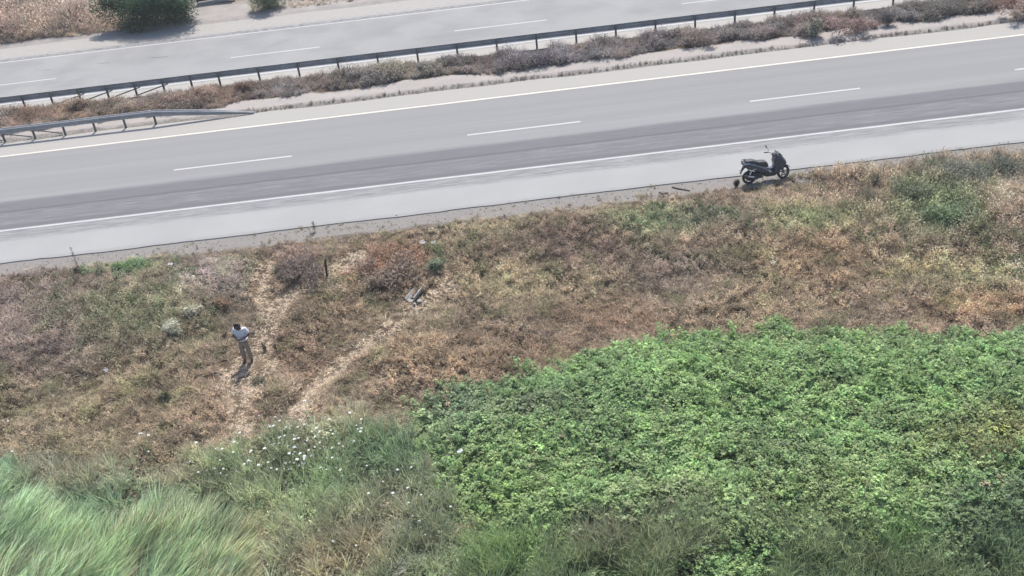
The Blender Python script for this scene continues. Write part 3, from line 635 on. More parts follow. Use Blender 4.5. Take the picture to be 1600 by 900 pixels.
# ------------------------------------------------------------------ single plants
def desat(c, f=.68): m_ = c.mean(); return np.clip(m_+(c-m_)*f, 0, .85)
def shrub_mesh(name, w, h, nleaf, L, col, style, transl=.4, d=None, lobes=7):
    d = d or w*.8; b = PB(); sp_ = .32 if w > 1.4 else .19; lob = [(0, 0, .4*h, .4)]+[(U(-sp_, sp_)*w, U(-sp_, sp_)*d, U(.25, .62)*h, U(.24, .42)) for _ in range(lobes)]
    for _ in range(nleaf):
        lx, ly, lz, lr = random.choice(lob); v = np.array([random.gauss(0, 1), random.gauss(0, 1), random.gauss(0, 1)]); v /= np.linalg.norm(v)+1e-9
        rr = lr*(random.random()**.45)
        p = np.array([lx+v[0]*rr*w*.62, ly+v[1]*rr*d*.62, max(.02, lz+v[2]*rr*h*.95)])
        sh = U(.6, 1.4); az = U(-3.14, 3.14)
        if style == 'twig': b.blade(p, math.atan2(p[1], p[0])+U(-1.2, 1.2), U(.1, 1.3), L*U(.7, 1.5), L*.10, U(0, .8), 2, sh, U(-1, 1))
        elif style == 'mix' and random.random() < .5: b.blade(p, az, U(.1, 1.2), L*U(1, 2), L*.14, U(0, .8), 2, sh, U(-1, 1))
        else: b.leaf(p, az, U(-.7, .6), L*U(.7, 1.3), L*U(.4, .65), .15, sh)
    return b.mesh(name, veg(name+'_leaf', col, transl, .02 if style == 'leaf' else 0))
def stems_mesh(w, h, n, r, col):
    b = PB()
    for _ in range(n):
        t = U(-3.14, 3.14); k = U(.15, .42); m = np.array([math.cos(t)*w*k*.5, math.sin(t)*w*k*.45, h*U(.35, .5)]); e = m+np.array([math.cos(t)*w*k*.6, math.sin(t)*w*k*.5, h*U(.2, .42)])
        b.stem((U(-.04, .04), U(-.04, .04), -.05), m, r, 1, r*.7); b.stem(m, e, r*.7, 1, r*.25)
        for j in range(2):
            q = m+(e-m)*U(.1, .7); b.stem(q, q+np.array([U(-.2, .2)*w, U(-.2, .2)*w, U(.05, .3)*h]), r*.4, 1, r*.15)
    return b.mesh('stems', simple('stem_bark', col, .9, var=.25))
BARK = srgb(112, 98, 84)*.6
def shrub(px, py, w, h, n, L, rgb, style, label, name='shrub', cat='shrub', group=None, k=1.1, sink=0.0, d=None, ns=7, lobes=7):
    p = at1(px, py); p.z -= sink
    o = obj(name, shrub_mesh(name, w, h, n, L, desat(srgb(*rgb)*k), style, d=d, lobes=lobes), None, p, (0, 0, U(-.4, .4))); tag(o, label, cat, group)
    obj('stems', stems_mesh(w, h, ns, .012 if h < 1.2 else .04, BARK), o); return o
G1 = 'shrubs standing out in the median'
shrub(1272, 57, 1.5, 1.25, 900, .10, (128, 132, 112), 'leaf', 'grey green shrub rising above the median scrub and hiding a rail post', group=G1)
shrub(1325, 53, 2.2, .9, 1100, .13, (150, 120, 112), 'mix', 'reddish brown dry shrub right of the grey green median shrub', group=G1)
shrub(1386, 41, 1.3, .9, 800, .11, (112, 106, 108), 'mix', 'dark grey pointed shrub under the rail, right of the reddish one', group=G1)
shrub(1588, 29, 1.9, 1.0, 1100, .12, (158, 134, 118), 'mix', 'rust coloured shrub at the right end of the median', group=G1)
shrub(1085, 73, 2.2, .8, 1100, .12, (142, 124, 114), 'mix', 'rounded brown median shrub leaning over the sandy strip', group=G1)
shrub(852, 101, 1.9, .75, 1000, .11, (118, 108, 118), 'mix', 'dark purplish shrub at the edge of the sandy strip', group=G1)
shrub(660, 115, 1.4, .75, 700, .11, (140, 134, 126), 'mix', 'round grey shrub with dark foot in the middle of the median', group=G1)
shrub(608, 113, 1.3, .6, 700, .10, (170, 166, 138), 'mix', 'pale yellowish low shrub left of the round grey median shrub', group=G1)
shrub(258, 169, 2.0, .7, 900, .12, (162, 128, 112), 'mix', 'pinkish red dry shrub above the short guard rail', group=G1)
shrub(380, 141, 1.5, .65, 700, .11, (140, 112, 92), 'mix', 'russet shrub at the left start of the sandy strip', group=G1)
shrub(1218, 49, 1.0, .6, 300, .14, (160, 152, 146), 'twig', 'pale bare twiggy plant left of the grey green median shrub', group=G1)
G2 = 'shrubs standing out on the embankment'
shrub(468, 432, 2.3, .75, 1500, .12, (134, 116, 106), 'mix', 'purplish brown dry mound left of the dark stake', group=G2, lobes=10)
shrub(615, 436, 2.6, .8, 1600, .14, (148, 128, 110), 'mix', 'rust brown dry mound between the stake and the green bush', group=G2, lobes=10)
shrub(682, 428, .95, .75, 600, .09, (122, 138, 102), 'leaf', 'small round green bush right of the rust brown mound', group=G2)
shrub(268, 522, 1.3, .62, 1200, .08, (180, 178, 150), 'mix', 'pale sage green cushion plant left of the standing person', 'cushion_plant', 'plant', G2, k=1.3)
shrub(304, 494, 1.15, .56, 1000, .08, (184, 180, 152), 'mix', 'smaller pale cushion plant above the sage green one', 'cushion_plant', 'plant', G2, k=1.3, lobes=10)
shrub(318, 524, .55, .3, 300, .07, (188, 168, 126), 'mix', 'small straw coloured cushion plant nearest the person', 'cushion_plant', 'plant', G2)
shrub(350, 480, 1.0, .5, 500, .09, (158, 128, 96), 'mix', 'rusty dry bush beside the pale cushion plants', group=G2)
shrub(259, 626, .6, .4, 260, .09, (104, 108, 78), 'mix', 'small dark green weed alone in the lower left dry grass', 'weed', 'plant', G2)
shrub(414, 548, .22, .42, 110, .06, (100, 94, 76), 'mix', 'thin dark weed right beside the standing person', 'weed', 'plant', G2)
shrub(431, 548, .26, .36, 130, .06, (96, 90, 74), 'mix', 'thin dark weed farther right of the standing person', 'weed', 'plant', G2)
shrub(352, 528, .28, .3, 120, .06, (108, 98, 84), 'mix', 'small dark weed just left of the person\'s elbow', 'weed', 'plant', G2)
shrub(404, 598, .9, .3, 420, .08, (132, 130, 104), 'mix', 'grey green weed on the path edge below the person', 'weed', 'plant', G2)
shrub(1345, 318, 1.6, .8, 800, .09, (112, 114, 92), 'mix', 'dark upright shrub in the right verge below the roadside grit', group=G2)
shrub(1366, 296, .5, .8, 300, .08, (104, 108, 86), 'mix', 'narrow dark weed behind the dark upright shrub', 'weed', 'plant', G2)
shrub(1420, 312, 1.7, 1.1, 1200, .09, (122, 130, 102), 'mix', 'tall grey green bush left of the bright green bush', group=G2)
shrub(1478, 352, 2.4, .95, 2000, .09, (108, 136, 84), 'leaf', 'bright green bush in the dry grass at the right', group=G2, lobes=10)
shrub(1500, 285, 2.6, .9, 1400, .10, (120, 124, 110), 'mix', 'grey green scrubby bush nearest the road at the right', group=G2, lobes=9)
shrub(1570, 278, 2.2, .95, 1200, .10, (112, 118, 104), 'mix', 'darker scrubby bush cut by the right edge', group=G2, lobes=9)
shrub(1010, 372, .75, .42, 400, .08, (180, 176, 128), 'mix', 'small rounded yellowish plant in the middle of the upper slope', 'cushion_plant', 'plant', G2, k=1.4)
shrub(1013, 392, .65, .35, 320, .08, (182, 164, 132), 'mix', 'small straw coloured plant just below the yellowish one', 'cushion_plant', 'plant', G2)
shrub(204, 420, 1.7, .3, 1100, .07, (118, 150, 92), 'leaf', 'low bright green weed patch at the road edge, left', 'weed', 'plant', G2, lobes=24)
shrub(122, 426, .5, .30, 250, .07, (120, 108, 98), 'mix', 'dark tuft at the foot of the tall thin weed', 'weed', 'plant', G2)
shrub(1150, 293, .36, .36, 420, .07, (74, 72, 68), 'mix', 'ragged dark tuft behind the scooter\'s rear wheel', 'weed', 'plant', G2, k=1.0)
shrub(1545, 735, 2.0, 1.2, 2000, .09, (132, 128, 78), 'mix', 'olive brown shrub standing in the green brambles at the right edge', lobes=10)
shrub(668, 740, .5, .75, 260, .12, (162, 146, 120), 'twig', 'pale dry seed head plant at the left edge of the brambles', 'weed', 'plant')
def tall_weed(px, py, h, label, rgb):
    b = PB(); n = 16
    b.stem((0, 0, -.05), (.02, 0, h), .012, 1, .004)
    for k in range(n):
        z = h*(.15+.8*k/n); a = k*2.4; L = .16*(1-k/n)+.05; b.stem((.02*z/h, 0, z), (math.cos(a)*L, math.sin(a)*L, z+L*.8), .005, 1, .002)
    leaf = PB()
    for k in range(90):
        z = h*U(.15, 1); a = U(-3.14, 3.14); r_ = U(.0, .05)*(1.1-z/h); leaf.leaf((math.cos(a)*r_, math.sin(a)*r_, z), a, U(-.2, .9), .06, .025, .1, U(.7, 1.3))
    o = tag(obj('tall_weed', b.mesh('tall_weed', simple('weed_stem', BARK, .9)), None, at1(px, py)), label, 'plant'); obj('foliage', leaf.mesh('foliage', veg('tall_weed_leaf', srgb(*rgb))), o)
tall_weed(124, 424, 1.05, 'tall thin dark weed standing against the pale hard shoulder at the left', (112, 108, 100))
tall_weed(492, 362, .45, 'tiny thin weed at the edge of the hard shoulder', (120, 116, 100))
# trees and bushes beyond the far road
def big_bush(px, py, w, h, d, n, L, rgb, label, name='evergreen_tree', cat='tree', trunk_r=.11, k=.85):
    p = at1(px, py); root = tag(empty(name, p), label, cat)
    cr = obj('crown', shrub_mesh('crown', w, h, n, L, desat(srgb(*rgb)*k, 1.0), 'leaf', .28, d=d, lobes=16), root)
    bm = bmesh.new()
    tube(bm, [(0, 0, -.2), (.05, 0, h*.2), (0, .05, h*.4), (.08, 0, h*.68)], [trunk_r*1.2, trunk_r, trunk_r*.75, trunk_r*.25], 8)
    for a in range(6):
        t = a*1.05+U(-.2, .2); tube(bm, [(0, 0, h*(.12+.05*a)), (math.cos(t)*w*.16, math.sin(t)*d*.16, h*(.25+.06*a)), (math.cos(t)*w*.33, math.sin(t)*d*.33, h*(.4+.05*a))], [trunk_r*.6, trunk_r*.4, trunk_r*.12], 6)
    bm_obj('trunk', bm, simple('bark', srgb(92, 80, 68)*.6, .9, var=.3), root, smooth=True); return root
big_bush(230, 40, 7.0, 3.0, 3.4, 19000, .15, (48, 92, 56), 'big dense dark green bush beyond the far road beside the dirt track')
big_bush(420, 14, 2.8, 1.5, 2.0, 3200, .12, (130, 142, 112), 'pale grey green bush right of the dirt track', 'roadside_bush', 'bush', .05)
big_bush(58, 6, 2.6, 1.4, 1.8, 2600, .12, (110, 134, 84), 'green bush behind the tall straw grass at the top left', 'roadside_bush', 'bush', .05)
big_bush(402, -28, 4.2, 3.8, 3.2, 6500, .15, (88, 108, 80), 'green tree just above the frame whose shade falls on the dirt track')
shrub(20, 60, 2.2, 1.0, 900, .16, (162, 134, 116), 'mix', 'pinkish dry bush at the far left verge of the far road')
shrub(120, 40, 3.2, 1.9, 2600, .18, (176, 154, 132), 'twig', 'tall feathery straw coloured clump left of the dark bush', 'grass_clump', 'grass', lobes=9)

# white umbels: stalk with a head of small flower discs
M['petal'] = simple('white_petal', (.66, .66, .61), .7, var=.05); M['stalk'] = simple('flower_stalk', srgb(112, 128, 84)*.7, .8)
def umbel(r, h):
    st = PB(); st.stem((0, 0, -.05), (.02, .01, h), .006, 1, .004); hd = PB()
    for k in range(13):
        a = k*2.4; q = r*math.sqrt((k+.3)/13); c = np.array([.02+q*math.cos(a), .01+q*math.sin(a), h+.05-.25*q*q/r]); st.stem((.02, .01, h), c, .0025, 1, .0015)
        b0 = len(hd.V); m = 6; hd.V.append(tuple(c+[0, 0, .006])); hd.S.append(1)
        for j in range(m):
            t = 2*math.pi*j/m; hd.V.append(tuple(c+np.array([math.cos(t), math.sin(t), U(-.15, .15)])*r*.30)); hd.S.append(1)
        for j in range(m): hd.F.append((b0, b0+1+j, b0+1+(j+1) % m))
    for k in range(5):
        z = h*U(.15, .7); a = U(-3, 3); st.leaf((.01, 0, z), a, .5, .12, .04, .1, 1)
    return st.mesh('white_wildflower', M['stalk']), hd.mesh('flower_head', M['petal'])
umb = [umbel(.033, .74), umbel(.026, .62), umbel(.040, .82), umbel(.022, .70)]
fl = [(465, 728, 44, 24, 100, 'white flower head in the thick flower patch left of the brambles', 'flowers in the thick patch'),
      (335, 752, 40, 14, 11, 'white flower head at the upper edge of the reeds', 'flowers above the reeds'),
      (545, 690, 40, 22, 20, 'white flower head in the thin scatter above the brambles\' left corner', 'flowers near the bramble corner'),
      (640, 815, 40, 36, 14, 'white flower head in the weeds left of the dark bramble hollow', 'flowers in the lower weeds'),
      (240, 718, 18, 12, 7, 'white flower head between the two reed patches', 'flowers between the reed patches'),
      (28, 700, 16, 12, 3, 'white flower head at the left edge above the reeds', 'flowers at the left edge'),
      (530, 870, 30, 20, 5, 'white flower head near the grey boards at the bottom', 'flowers near the boards')]
for cx, cy, sx, sy, nf, lab, grp in fl:
    for _ in range(nf):
        p = at1(cx+random.gauss(0, sx), cy+random.gauss(0, sy)); sm_, hm_ = random.choice(umb)
        o = tag(obj('white_wildflower', sm_, None, p, (U(-.2, .2), U(-.2, .2), U(-3, 3))), lab, 'flower', grp); k = U(.75, 1.2); o.scale = (k, k, k)
        obj('flower_head', hm_, o)
# ------------------------------------------------------------------ scooter
paint = NT('graphite_paint'); pp = paint.n('TexCoord').outputs['Object']
paint = paint.fin(paint.mix(paint.noise(pp, 6, 4), srgb(62, 64, 76)*.8, srgb(74, 76, 90)*.8), .32, .5, .2)
blackp = simple('black_plastic', (.02, .02, .024), .55, var=.25); seatm = simple('seat_vinyl', (.035, .035, .036), .5, var=.2)
rubber = simple('tyre_rubber', (.018, .018, .02), .85); silver = simple('silver_trim', (.55, .56, .58), .35, .4, var=.05)
alloy = simple('dark_alloy', (.09, .09, .10), .4, .6); alloy2 = simple('bright_alloy', (.5, .5, .52), .35, .7); glass_l = simple('lamp_lens', (.5, .52, .55), .1, .1)
red_l = simple('red_lens', (.28, .02, .02), .2); mirror_g = simple('mirror_glass', (.6, .63, .66), .05, .9); tint_s = simple('smoked_screen', (.05, .055, .065), .12, .0)
plate = simple('number_plate', (.62, .63, .62), .5)
pm_ = at1(1197, 283)
sc = tag(empty('scooter', (pm_.x, pm_.y, pm_.z-.005), (R(-6), 0, R(5))), 'dark grey scooter parked on the hard shoulder edge facing right', 'scooter')
def S(name, mat, fn, parent=None, bevel=0, smooth=False, sub=0, seg=2):
    bm = bmesh.new(); fn(bm); return bm_obj(name, bm, mat, parent or sc, bevel, smooth, seg, sub)
RW, XR, XF = .272, -.67, .68
def wheel(name, x, yaw=0):
    root = bpy.data.objects.new(name, None); link(root, sc); root.location = (x, 0, RW); root.rotation_euler = (0, 0, yaw)
    def ty(bm):
        prof = [(RW-.075+.062*(1-math.cos(t))*.5+.075*(.5-.5*math.cos(t))*0, 0) for t in ()]
        pr = [(RW-.045+.045*math.cos(t), .055*math.sin(t)) for t in np.linspace(-math.pi, math.pi, 13)]
        lathe(bm, pr, 32)
    S('tyre', rubber, ty, root, smooth=True)
    def rim(bm):
        lathe(bm, [(RW-.075, -.04), (RW-.085, -.042), (RW-.095, -.02), (RW-.095, .02), (RW-.085, .042), (RW-.075, .04)], 32)
        lathe(bm, [(.001, -.05), (.035, -.05), (.04, -.03), (.04, .03), (.035, .05), (.001, .05)], 12)
        for k in range(5):
            a = k*2*math.pi/5+.3; bar(bm, (.03*math.cos(a), 0, .03*math.sin(a)), ((RW-.09)*math.cos(a), 0, (RW-.09)*math.sin(a)), .03, .028)
    S('rim', alloy, rim, root)
    if name == 'front_wheel': S('brake_disc', alloy2, lambda bm: lathe(bm, [(.07, -.062), (.11, -.062), (.11, -.057), (.07, -.057), (.07, -.062)], 28), root)
    return root
STEER = R(14)
wheel('rear_wheel', XR); wheel('front_wheel', XF, STEER)
tail_prof = [(-.95, .86), (-.92, .93), (-.72, .92), (-.45, .82), (-.20, .70), (-.02, .58), (.12, .50), (.16, .40), (.0, .36), (-.14, .40), (-.30, .47), (-.50, .54), (-.78, .66)]
S('tail_body', paint, lambda bm: prism(bm, tail_prof, .10, .165), bevel=.012)
for s_ in (-1, 1):
    def stripe_f(bm, s_=s_):
        a = [(-.93, .905), (-.72, .90), (-.45, .795), (-.20, .675), (-.02, .555), (.14, .47)]; n = len(a)
        lo = [bm.verts.new((x, s_*.172, z-.045)) for i_, (x, z) in enumerate(a)]; hi = [bm.verts.new((x, s_*.150, z+.012)) for i_, (x, z) in enumerate(a)]
        for i_ in range(n-1): bm.faces.new((lo[i_], lo[i_+1], hi[i_+1], hi[i_]))
        bmesh.ops.solidify(bm, geom=bm.faces[:], thickness=.012)
    S('silver_stripe', silver, stripe_f)
S('seat', seatm, lambda bm: prism(bm, [(-.86, .925), (-.80, .985), (-.55, .975), (-.40, .905), (-.33, .875), (-.15, .865), (-.02, .84), (.05, .72), (.06, .62), (-.04, .62), (-.25, .73), (-.45, .835), (-.72, .925)], .125, .15), bevel=.02)
S('grab_rail', alloy, lambda bm: [tube(bm, [(-.62, s_*.13, .90), (-.74, s_*.155, .97), (-.90, s_*.11, .99), (-.95, 0, .985)], .012, 6) for s_ in (-1, 1)])
S('tail_lamp', red_l, lambda bm: prism(bm, [(-.955, .84), (-.93, .90), (-.88, .90), (-.88, .82)], .09), bevel=.01)
S('rear_mudguard', blackp, lambda bm: prism(bm, [(-.86, .80), (-.92, .70), (-1.0, .55), (-1.015, .46), (-.995, .46), (-.95, .57), (-.86, .68), (-.72, .72)], .06), bevel=.008)
S('number_plate', plate, lambda bm: box(bm, (-1.012, 0, .60), (.01, .18, .13), Euler((0, R(-20), 0))))
S('engine', blackp, lambda bm: (prism(bm, [(-.86, .28), (-.76, .42), (-.50, .46), (-.28, .48), (-.12, .42), (-.16, .26), (-.40, .17), (-.70, .16)], .07, .12, -.02), lathe(bm, [(.001, -.12), (.10, -.12), (.115, -.09), (.115, .1), (.001, .1)], 16, c=(-.32, .02, .34))), bevel=.01)
S('exhaust', alloy, lambda bm: tube(bm, [(-.16, -.10, .24), (-.30, -.14, .24), (-.42, -.165, .28), (-.50, -.175, .31), (-.86, -.185, .42), (-.90, -.185, .43)], [.02, .022, .03, .055, .06, .035], 12), smooth=True)
S('heat_shield', silver, lambda bm: bar(bm, (-.55, -.235, .345), (-.78, -.245, .41), .012, .06), bevel=.004)
for s_ in (-1, 1): S('rear_shock', alloy2, lambda bm, s_=s_: (tube(bm, [(-.70, s_*.13, .36), (-.60, s_*.125, .66)], .022, 8), tube(bm, [(-.67, s_*.13, .44), (-.61, s_*.126, .63)], .034, 8)))
S('floor_board', blackp, lambda bm: prism(bm, [(-.12, .40), (.14, .44), (.34, .44), (.40, .32), (.30, .24), (-.02, .24), (-.14, .29)], .15, .19), bevel=.012)
S('floor_tunnel', paint, lambda bm: prism(bm, [(-.02, .44), (-.02, .58), (.10, .54), (.26, .55), (.36, .70), (.44, .62), (.40, .40)], .07, .085), bevel=.015)
S('leg_shield', paint, lambda bm: prism(bm, [(.24, .42), (.30, .60), (.26, .80), (.30, .98), (.40, 1.02), (.58, .96), (.72, .80), (.77, .68), (.70, .58), (.58, .54), (.47, .42), (.44, .28), (.34, .27)], .13, .20), bevel=.02)
S('headlamp', glass_l, lambda bm: [prism(bm, [(.62, .78), (.70, .79), (.755, .70), (.70, .66)], .025, None, s_*.135) for s_ in (-1, 1)], bevel=.01)
S('nose_trim', silver, lambda bm: prism(bm, [(.33, 1.01), (.42, 1.035), (.58, .985), (.71, .835), (.69, .83), (.57, .955), (.42, 1.005)], .10), bevel=.004)
S('windscreen', tint_s, lambda bm: prism(bm, [(.34, 1.17), (.36, 1.18), (.50, 1.10), (.62, .975), (.60, .965), (.48, 1.07)], .11, .135), bevel=.006)
S('front_mudguard', paint, lambda bm: prism(bm, [(XF-.30, RW+.12), (XF-.22, RW+.25), (XF-.05, RW+.325), (XF+.12, RW+.30), (XF+.25, RW+.19), (XF+.22, RW+.18), (XF+.10, RW+.272), (XF-.05, RW+.292), (XF-.2, RW+.215), (XF-.27, RW+.11)], .06), bevel=.006)
S('front_fork', alloy, lambda bm: [tube(bm, [(XF, s_*.085, RW), (XF-.09, s_*.085, RW+.26), (XF-.16, s_*.075, RW+.46)], [.022, .024, .022], 8) for s_ in (-1, 1)])
hb = S('handlebar', blackp, lambda bm: (tube(bm, [(.24, -.33, 1.02), (.29, -.22, 1.06), (.33, -.08, 1.03), (.33, .08, 1.03), (.20, .22, 1.06), (.10, .34, 1.03)], .014, 8), prism(bm, [(.24, 1.0), (.27, 1.07), (.36, 1.09), (.40, 1.0)], .09, .11)), bevel=.006)
for a, b in (((.22, -.37, 1.01), (.27, -.25, 1.05)), ((.07, .38, 1.02), (.16, .27, 1.05))): S('grip', rubber, lambda bm, a=a, b=b: tube(bm, [a, b], .02, 8), hb)
for y0, x0, sg in ((-.24, .28, -1), (.25, .18, 1)):
    m_ = S('mirror', blackp, lambda bm, y0=y0, x0=x0, sg=sg: (tube(bm, [(x0, y0, 1.06), (x0+.02, y0+sg*.04, 1.16), (x0-.03, y0+sg*.10, 1.24)], .008, 6), prism(bm, [(x0-.045, 1.21), (x0-.055, 1.29), (x0-.03, 1.30), (x0-.015, 1.21)], .055, .07, y0+sg*.13)), bevel=.006)
    S('mirror_glass', mirror_g, lambda bm, y0=y0, x0=x0, sg=sg: box(bm, (x0-.058, y0+sg*.13, 1.25), (.004, .09, .06)), m_)
S('side_stand', alloy, lambda bm: (tube(bm, [(-.02, .12, .26), (-.06, .24, .02)], .012, 6), box(bm, (-.06, .25, .015), (.06, .05, .012))))
S('badge', silver, lambda bm: box(bm, (-.50, -.166, .63), (.13, .006, .022), Euler((0, R(8), 0))))
# ------------------------------------------------------------------ person
def skin_mesh(name, verts, edges, mat, parent, sub=2):
    bm = bmesh.new(); ly = bm.verts.layers.skin.verify(); vs_ = []
    for k, (p, r) in enumerate(verts):
        v = bm.verts.new(p); v[ly].radius = r if hasattr(r, '__len__') else (r, r); v[ly].use_root = (k == 0); vs_.append(v)
    for a, b in edges: bm.edges.new((vs_[a], vs_[b]))
    me = bpy.data.meshes.new(name); bm.to_mesh(me); bm.free(); me.materials.append(mat)
    o = obj(name, me, parent); s1 = o.modifiers.new('skin', 'SKIN'); s1.use_smooth_shade = True
    s2 = o.modifiers.new('subdivision', 'SUBSURF'); s2.levels = sub; s2.render_levels = sub; return o
skin_m = simple('skin', (.10, .062, .045), .55, var=.1); shirt_m = simple('white_shirt_cotton', (.52, .54, .60), .9, var=.06, scale=5)
trouser_m = simple('brown_trousers_cloth', srgb(146, 130, 118)*.8, .9, var=.15); hair_m = simple('dark_hair', (.02, .018, .016), .7); shoe_m = simple('dark_shoe', srgb(92, 80, 70)*.5, .7)
pr = tag(empty('person', at1(389, 565), (0, 0, R(-8))), 'person in white short sleeved shirt and brown trousers, head bowed over joined hands', 'person')
V_ = [((0, 0, .93), (.13, .095)), ((0, .02, 1.12), (.12, .09)), ((0, .01, 1.31), (.15, .10)), ((0, -.03, 1.42), (.075, .07)), ((0, -.085, 1.475), .05), ((0, -.155, 1.485), (.058, .06)), ((0, -.145, 1.55), (.074, .088)), ((0, -.105, 1.605), (.055, .06))]
E_ = [(0, 1), (1, 2), (2, 3), (3, 4), (4, 5), (4, 6), (6, 7)]
def addv(p, r, frm): V_.append((p, r)); E_.append((frm, len(V_)-1)); return len(V_)-1
addv((0, -.235, 1.505), .014, 6)                      # nose, on the lowered face
for s_ in (-1, 1):
    addv((s_*.084, -.12, 1.535), .018, 6)             # ears
    a = addv((s_*.175, .0, 1.385), .062, 2); e = addv((s_*.285, .0, 1.13), .042, a); w_ = addv((s_*.12, -.20, 1.12), .029, e); h_ = addv((s_*.06, -.25, 1.125), (.036, .022), w_)
    for k, (dx, dz, L) in enumerate(((-.012, .03, .06), (.0, .012, .072), (.006, -.008, .066), (.008, -.026, .052))):
        f1 = addv((s_*(.034+dx*.3), -.285, 1.125+dz), .0095, h_); addv((s_*(.034-.045), -.285+.012*k-.02, 1.12+dz*.8-L*.3), .008, f1)
    t1 = addv((s_*.085, -.25, 1.162), .011, w_); addv((s_*.055, -.275, 1.175), .009, t1)
    hp = addv((s_*.085, .0, .86), (.085, .085), 0); kn = addv((s_*.105, -.02, .49), .056, hp); an = addv((s_*.12, .02, .09), .04, kn); addv((s_*.145, -.13, .04), .036, an)
body = skin_mesh('body', V_, E_, skin_m, pr)
skin_mesh('shirt', [((0, .02, 1.12), (.165, .125)), ((0, .01, .98), (.175, .14)), ((0, .0, .88), (.185, .15)), ((0, .01, 1.30), (.19, .13)), ((0, -.02, 1.40), (.10, .085)), ((-.185, 0, 1.385), .086), ((-.27, .0, 1.19), .074), ((.185, 0, 1.385), .086), ((.27, .0, 1.19), .074)],
    [(0, 1), (1, 2), (0, 3), (3, 4), (3, 5), (5, 6), (3, 7), (7, 8)], shirt_m, pr)
tv = [((0, .005, .92), (.135, .108)), ((0, .0, .84), (.14, .11))]; te = [(0, 1)]
for s_ in (-1, 1):
    b0 = len(tv); tv += [((s_*.095, 0, .76), .098), ((s_*.115, -.02, .49), .088), ((s_*.125, .015, .12), .078)]; te += [(1, b0), (b0, b0+1), (b0+1, b0+2)]
skin_mesh('trousers', tv, te, trouser_m, pr)
skin_mesh('hair', [((0, -.11, 1.59), (.086, .09)), ((0, -.06, 1.545), (.07, .06)), ((0, -.165, 1.61), (.055, .045))], [(0, 1), (0, 2)], hair_m, pr)
for s_ in (-1, 1): skin_mesh('shoe', [((s_*.122, .045, .045), (.046, .04)), ((s_*.135, -.06, .042), (.048, .036)), ((s_*.15, -.165, .036), (.042, .028))], [(0, 1), (1, 2)], shoe_m, pr)
pr.scale = (.95, .95, .95)
# ------------------------------------------------------------------ concrete channel, stake, boards, litter, barrier
conc = NT('old_concrete'); cp = conc.n('TexCoord').outputs['Object']
conc_n = conc.noise(cp, 9, 6, .7); conc.bump(conc_n, .5, .02)
conc = conc.fin(conc.mix(conc.ramp(conc_n, .3, .7), srgb(158, 156, 150)*.6, srgb(200, 197, 190)*.66), .9, .2)
a = at1(643, 474); b = at1(664, 441); dirv = Vector((b.x-a.x, b.y-a.y, 0)); Lc = dirv.length
ch = tag(empty('drain_channel', (a+b)/2, (0, 0, math.atan2(dirv.y, dirv.x))), 'broken pale concrete drain channel lying open in the dry grass', 'drain channel'); ch.location.z -= .03
def side(bm, y, w, h, L, z0=0.0):
    n = 9
    vs0 = [[bm.verts.new((-L/2+L*k/(n-1)+U(-.01, .01), y+dy*w/2+U(-.008, .008), z0+dz*h+U(-.012, .012))) for dy, dz in ((-1, 0), (1, 0), (1, 1), (-1, 1))] for k in range(n)]
    for p, q in zip(vs0[:-1], vs0[1:]):
        for j in range(4): bm.faces.new((p[j], p[(j+1) % 4], q[(j+1) % 4], q[j]))
    bm.faces.new(vs0[0][::-1]); bm.faces.new(vs0[-1])
def trough(bm, L, ro, ri, a0, a1):
    n, m = 7, 10; rows = []
    for k in range(n):
        x = -L/2+L*k/(n-1); r_ = []
        for rr, rng_ in ((ro, range(m+1)), (ri, range(m, -1, -1))):
            for t in rng_:
                a_ = a0+(a1-a0)*t/m; r_.append(bm.verts.new((x+U(-.008, .008), rr*math.cos(a_), ro+rr*math.sin(a_)+U(-.004, .004))))
        rows.append(r_)
    q_ = len(rows[0])
    for a_, b_ in zip(rows[:-1], rows[1:]):
        for t in range(q_): bm.faces.new((a_[t], a_[(t+1) % q_], b_[(t+1) % q_], b_[t]))
    bm.faces.new(rows[0][::-1]); bm.faces.new(rows[-1])
bm = bmesh.new(); trough(bm, Lc, .19, .15, math.pi, 2*math.pi); bm_obj('trough', bm, conc, ch)
bm = bmesh.new(); side(bm, 0, .26, .05, Lc*.7, .04); bm_obj('silt_bed', bm, simple('silt', srgb(122, 110, 98)*.4, .95, var=.3), ch)
ch.rotation_euler.x = R(-14)
for px_, py_, r_ in ((656, 474, .10), (648, 478, .07), (664, 476, .06)):
    bm = bmesh.new(); bmesh.ops.create_icosphere(bm, subdivisions=1, radius=r_)
    for v in bm.verts: v.co *= U(.7, 1.25); v.co.z *= .6
    p = at1(px_, py_); o = bm_obj('rubble_stone', bm, conc); o.location = (p.x, p.y, p.z+.10)
    tag(o, 'small pale rubble stone at the lower end of the drain channel', 'stone', 'rubble by the drain channel')
st = at1(511, 430); bm = bmesh.new(); tube(bm, [(0, 0, -.2), (.01, 0, .25), (.015, .01, .55), (.02, .01, .66)], [.05, .048, .045, .03], 7)
o = bm_obj('wooden_stake', bm, simple('dark_wood', (.03, .025, .022), .9, var=.3), None, .004); o.location = st; o.rotation_euler = (R(2), R(3), 0); tag(o, 'short dark wooden stake standing beside the narrow path', 'stake')
wood = NT('weathered_wood'); wp = wood.n('TexCoord').outputs['Object']; wn_ = wood.noise(wood.scaled(wp, (2, 30, 30)), 1, 5, .7); wood.bump(wn_, .8, .02)
wood = wood.fin(wood.mix(wood.ramp(wn_, .3, .7), srgb(96, 92, 90)*.5, srgb(160, 156, 152)*.62), .9, .2)
bd = tag(empty('board_pile', at1(628, 893), (0, 0, R(38))), 'weathered grey boards lying in the weeds at the bottom edge', 'boards'); bd.location.z += .22
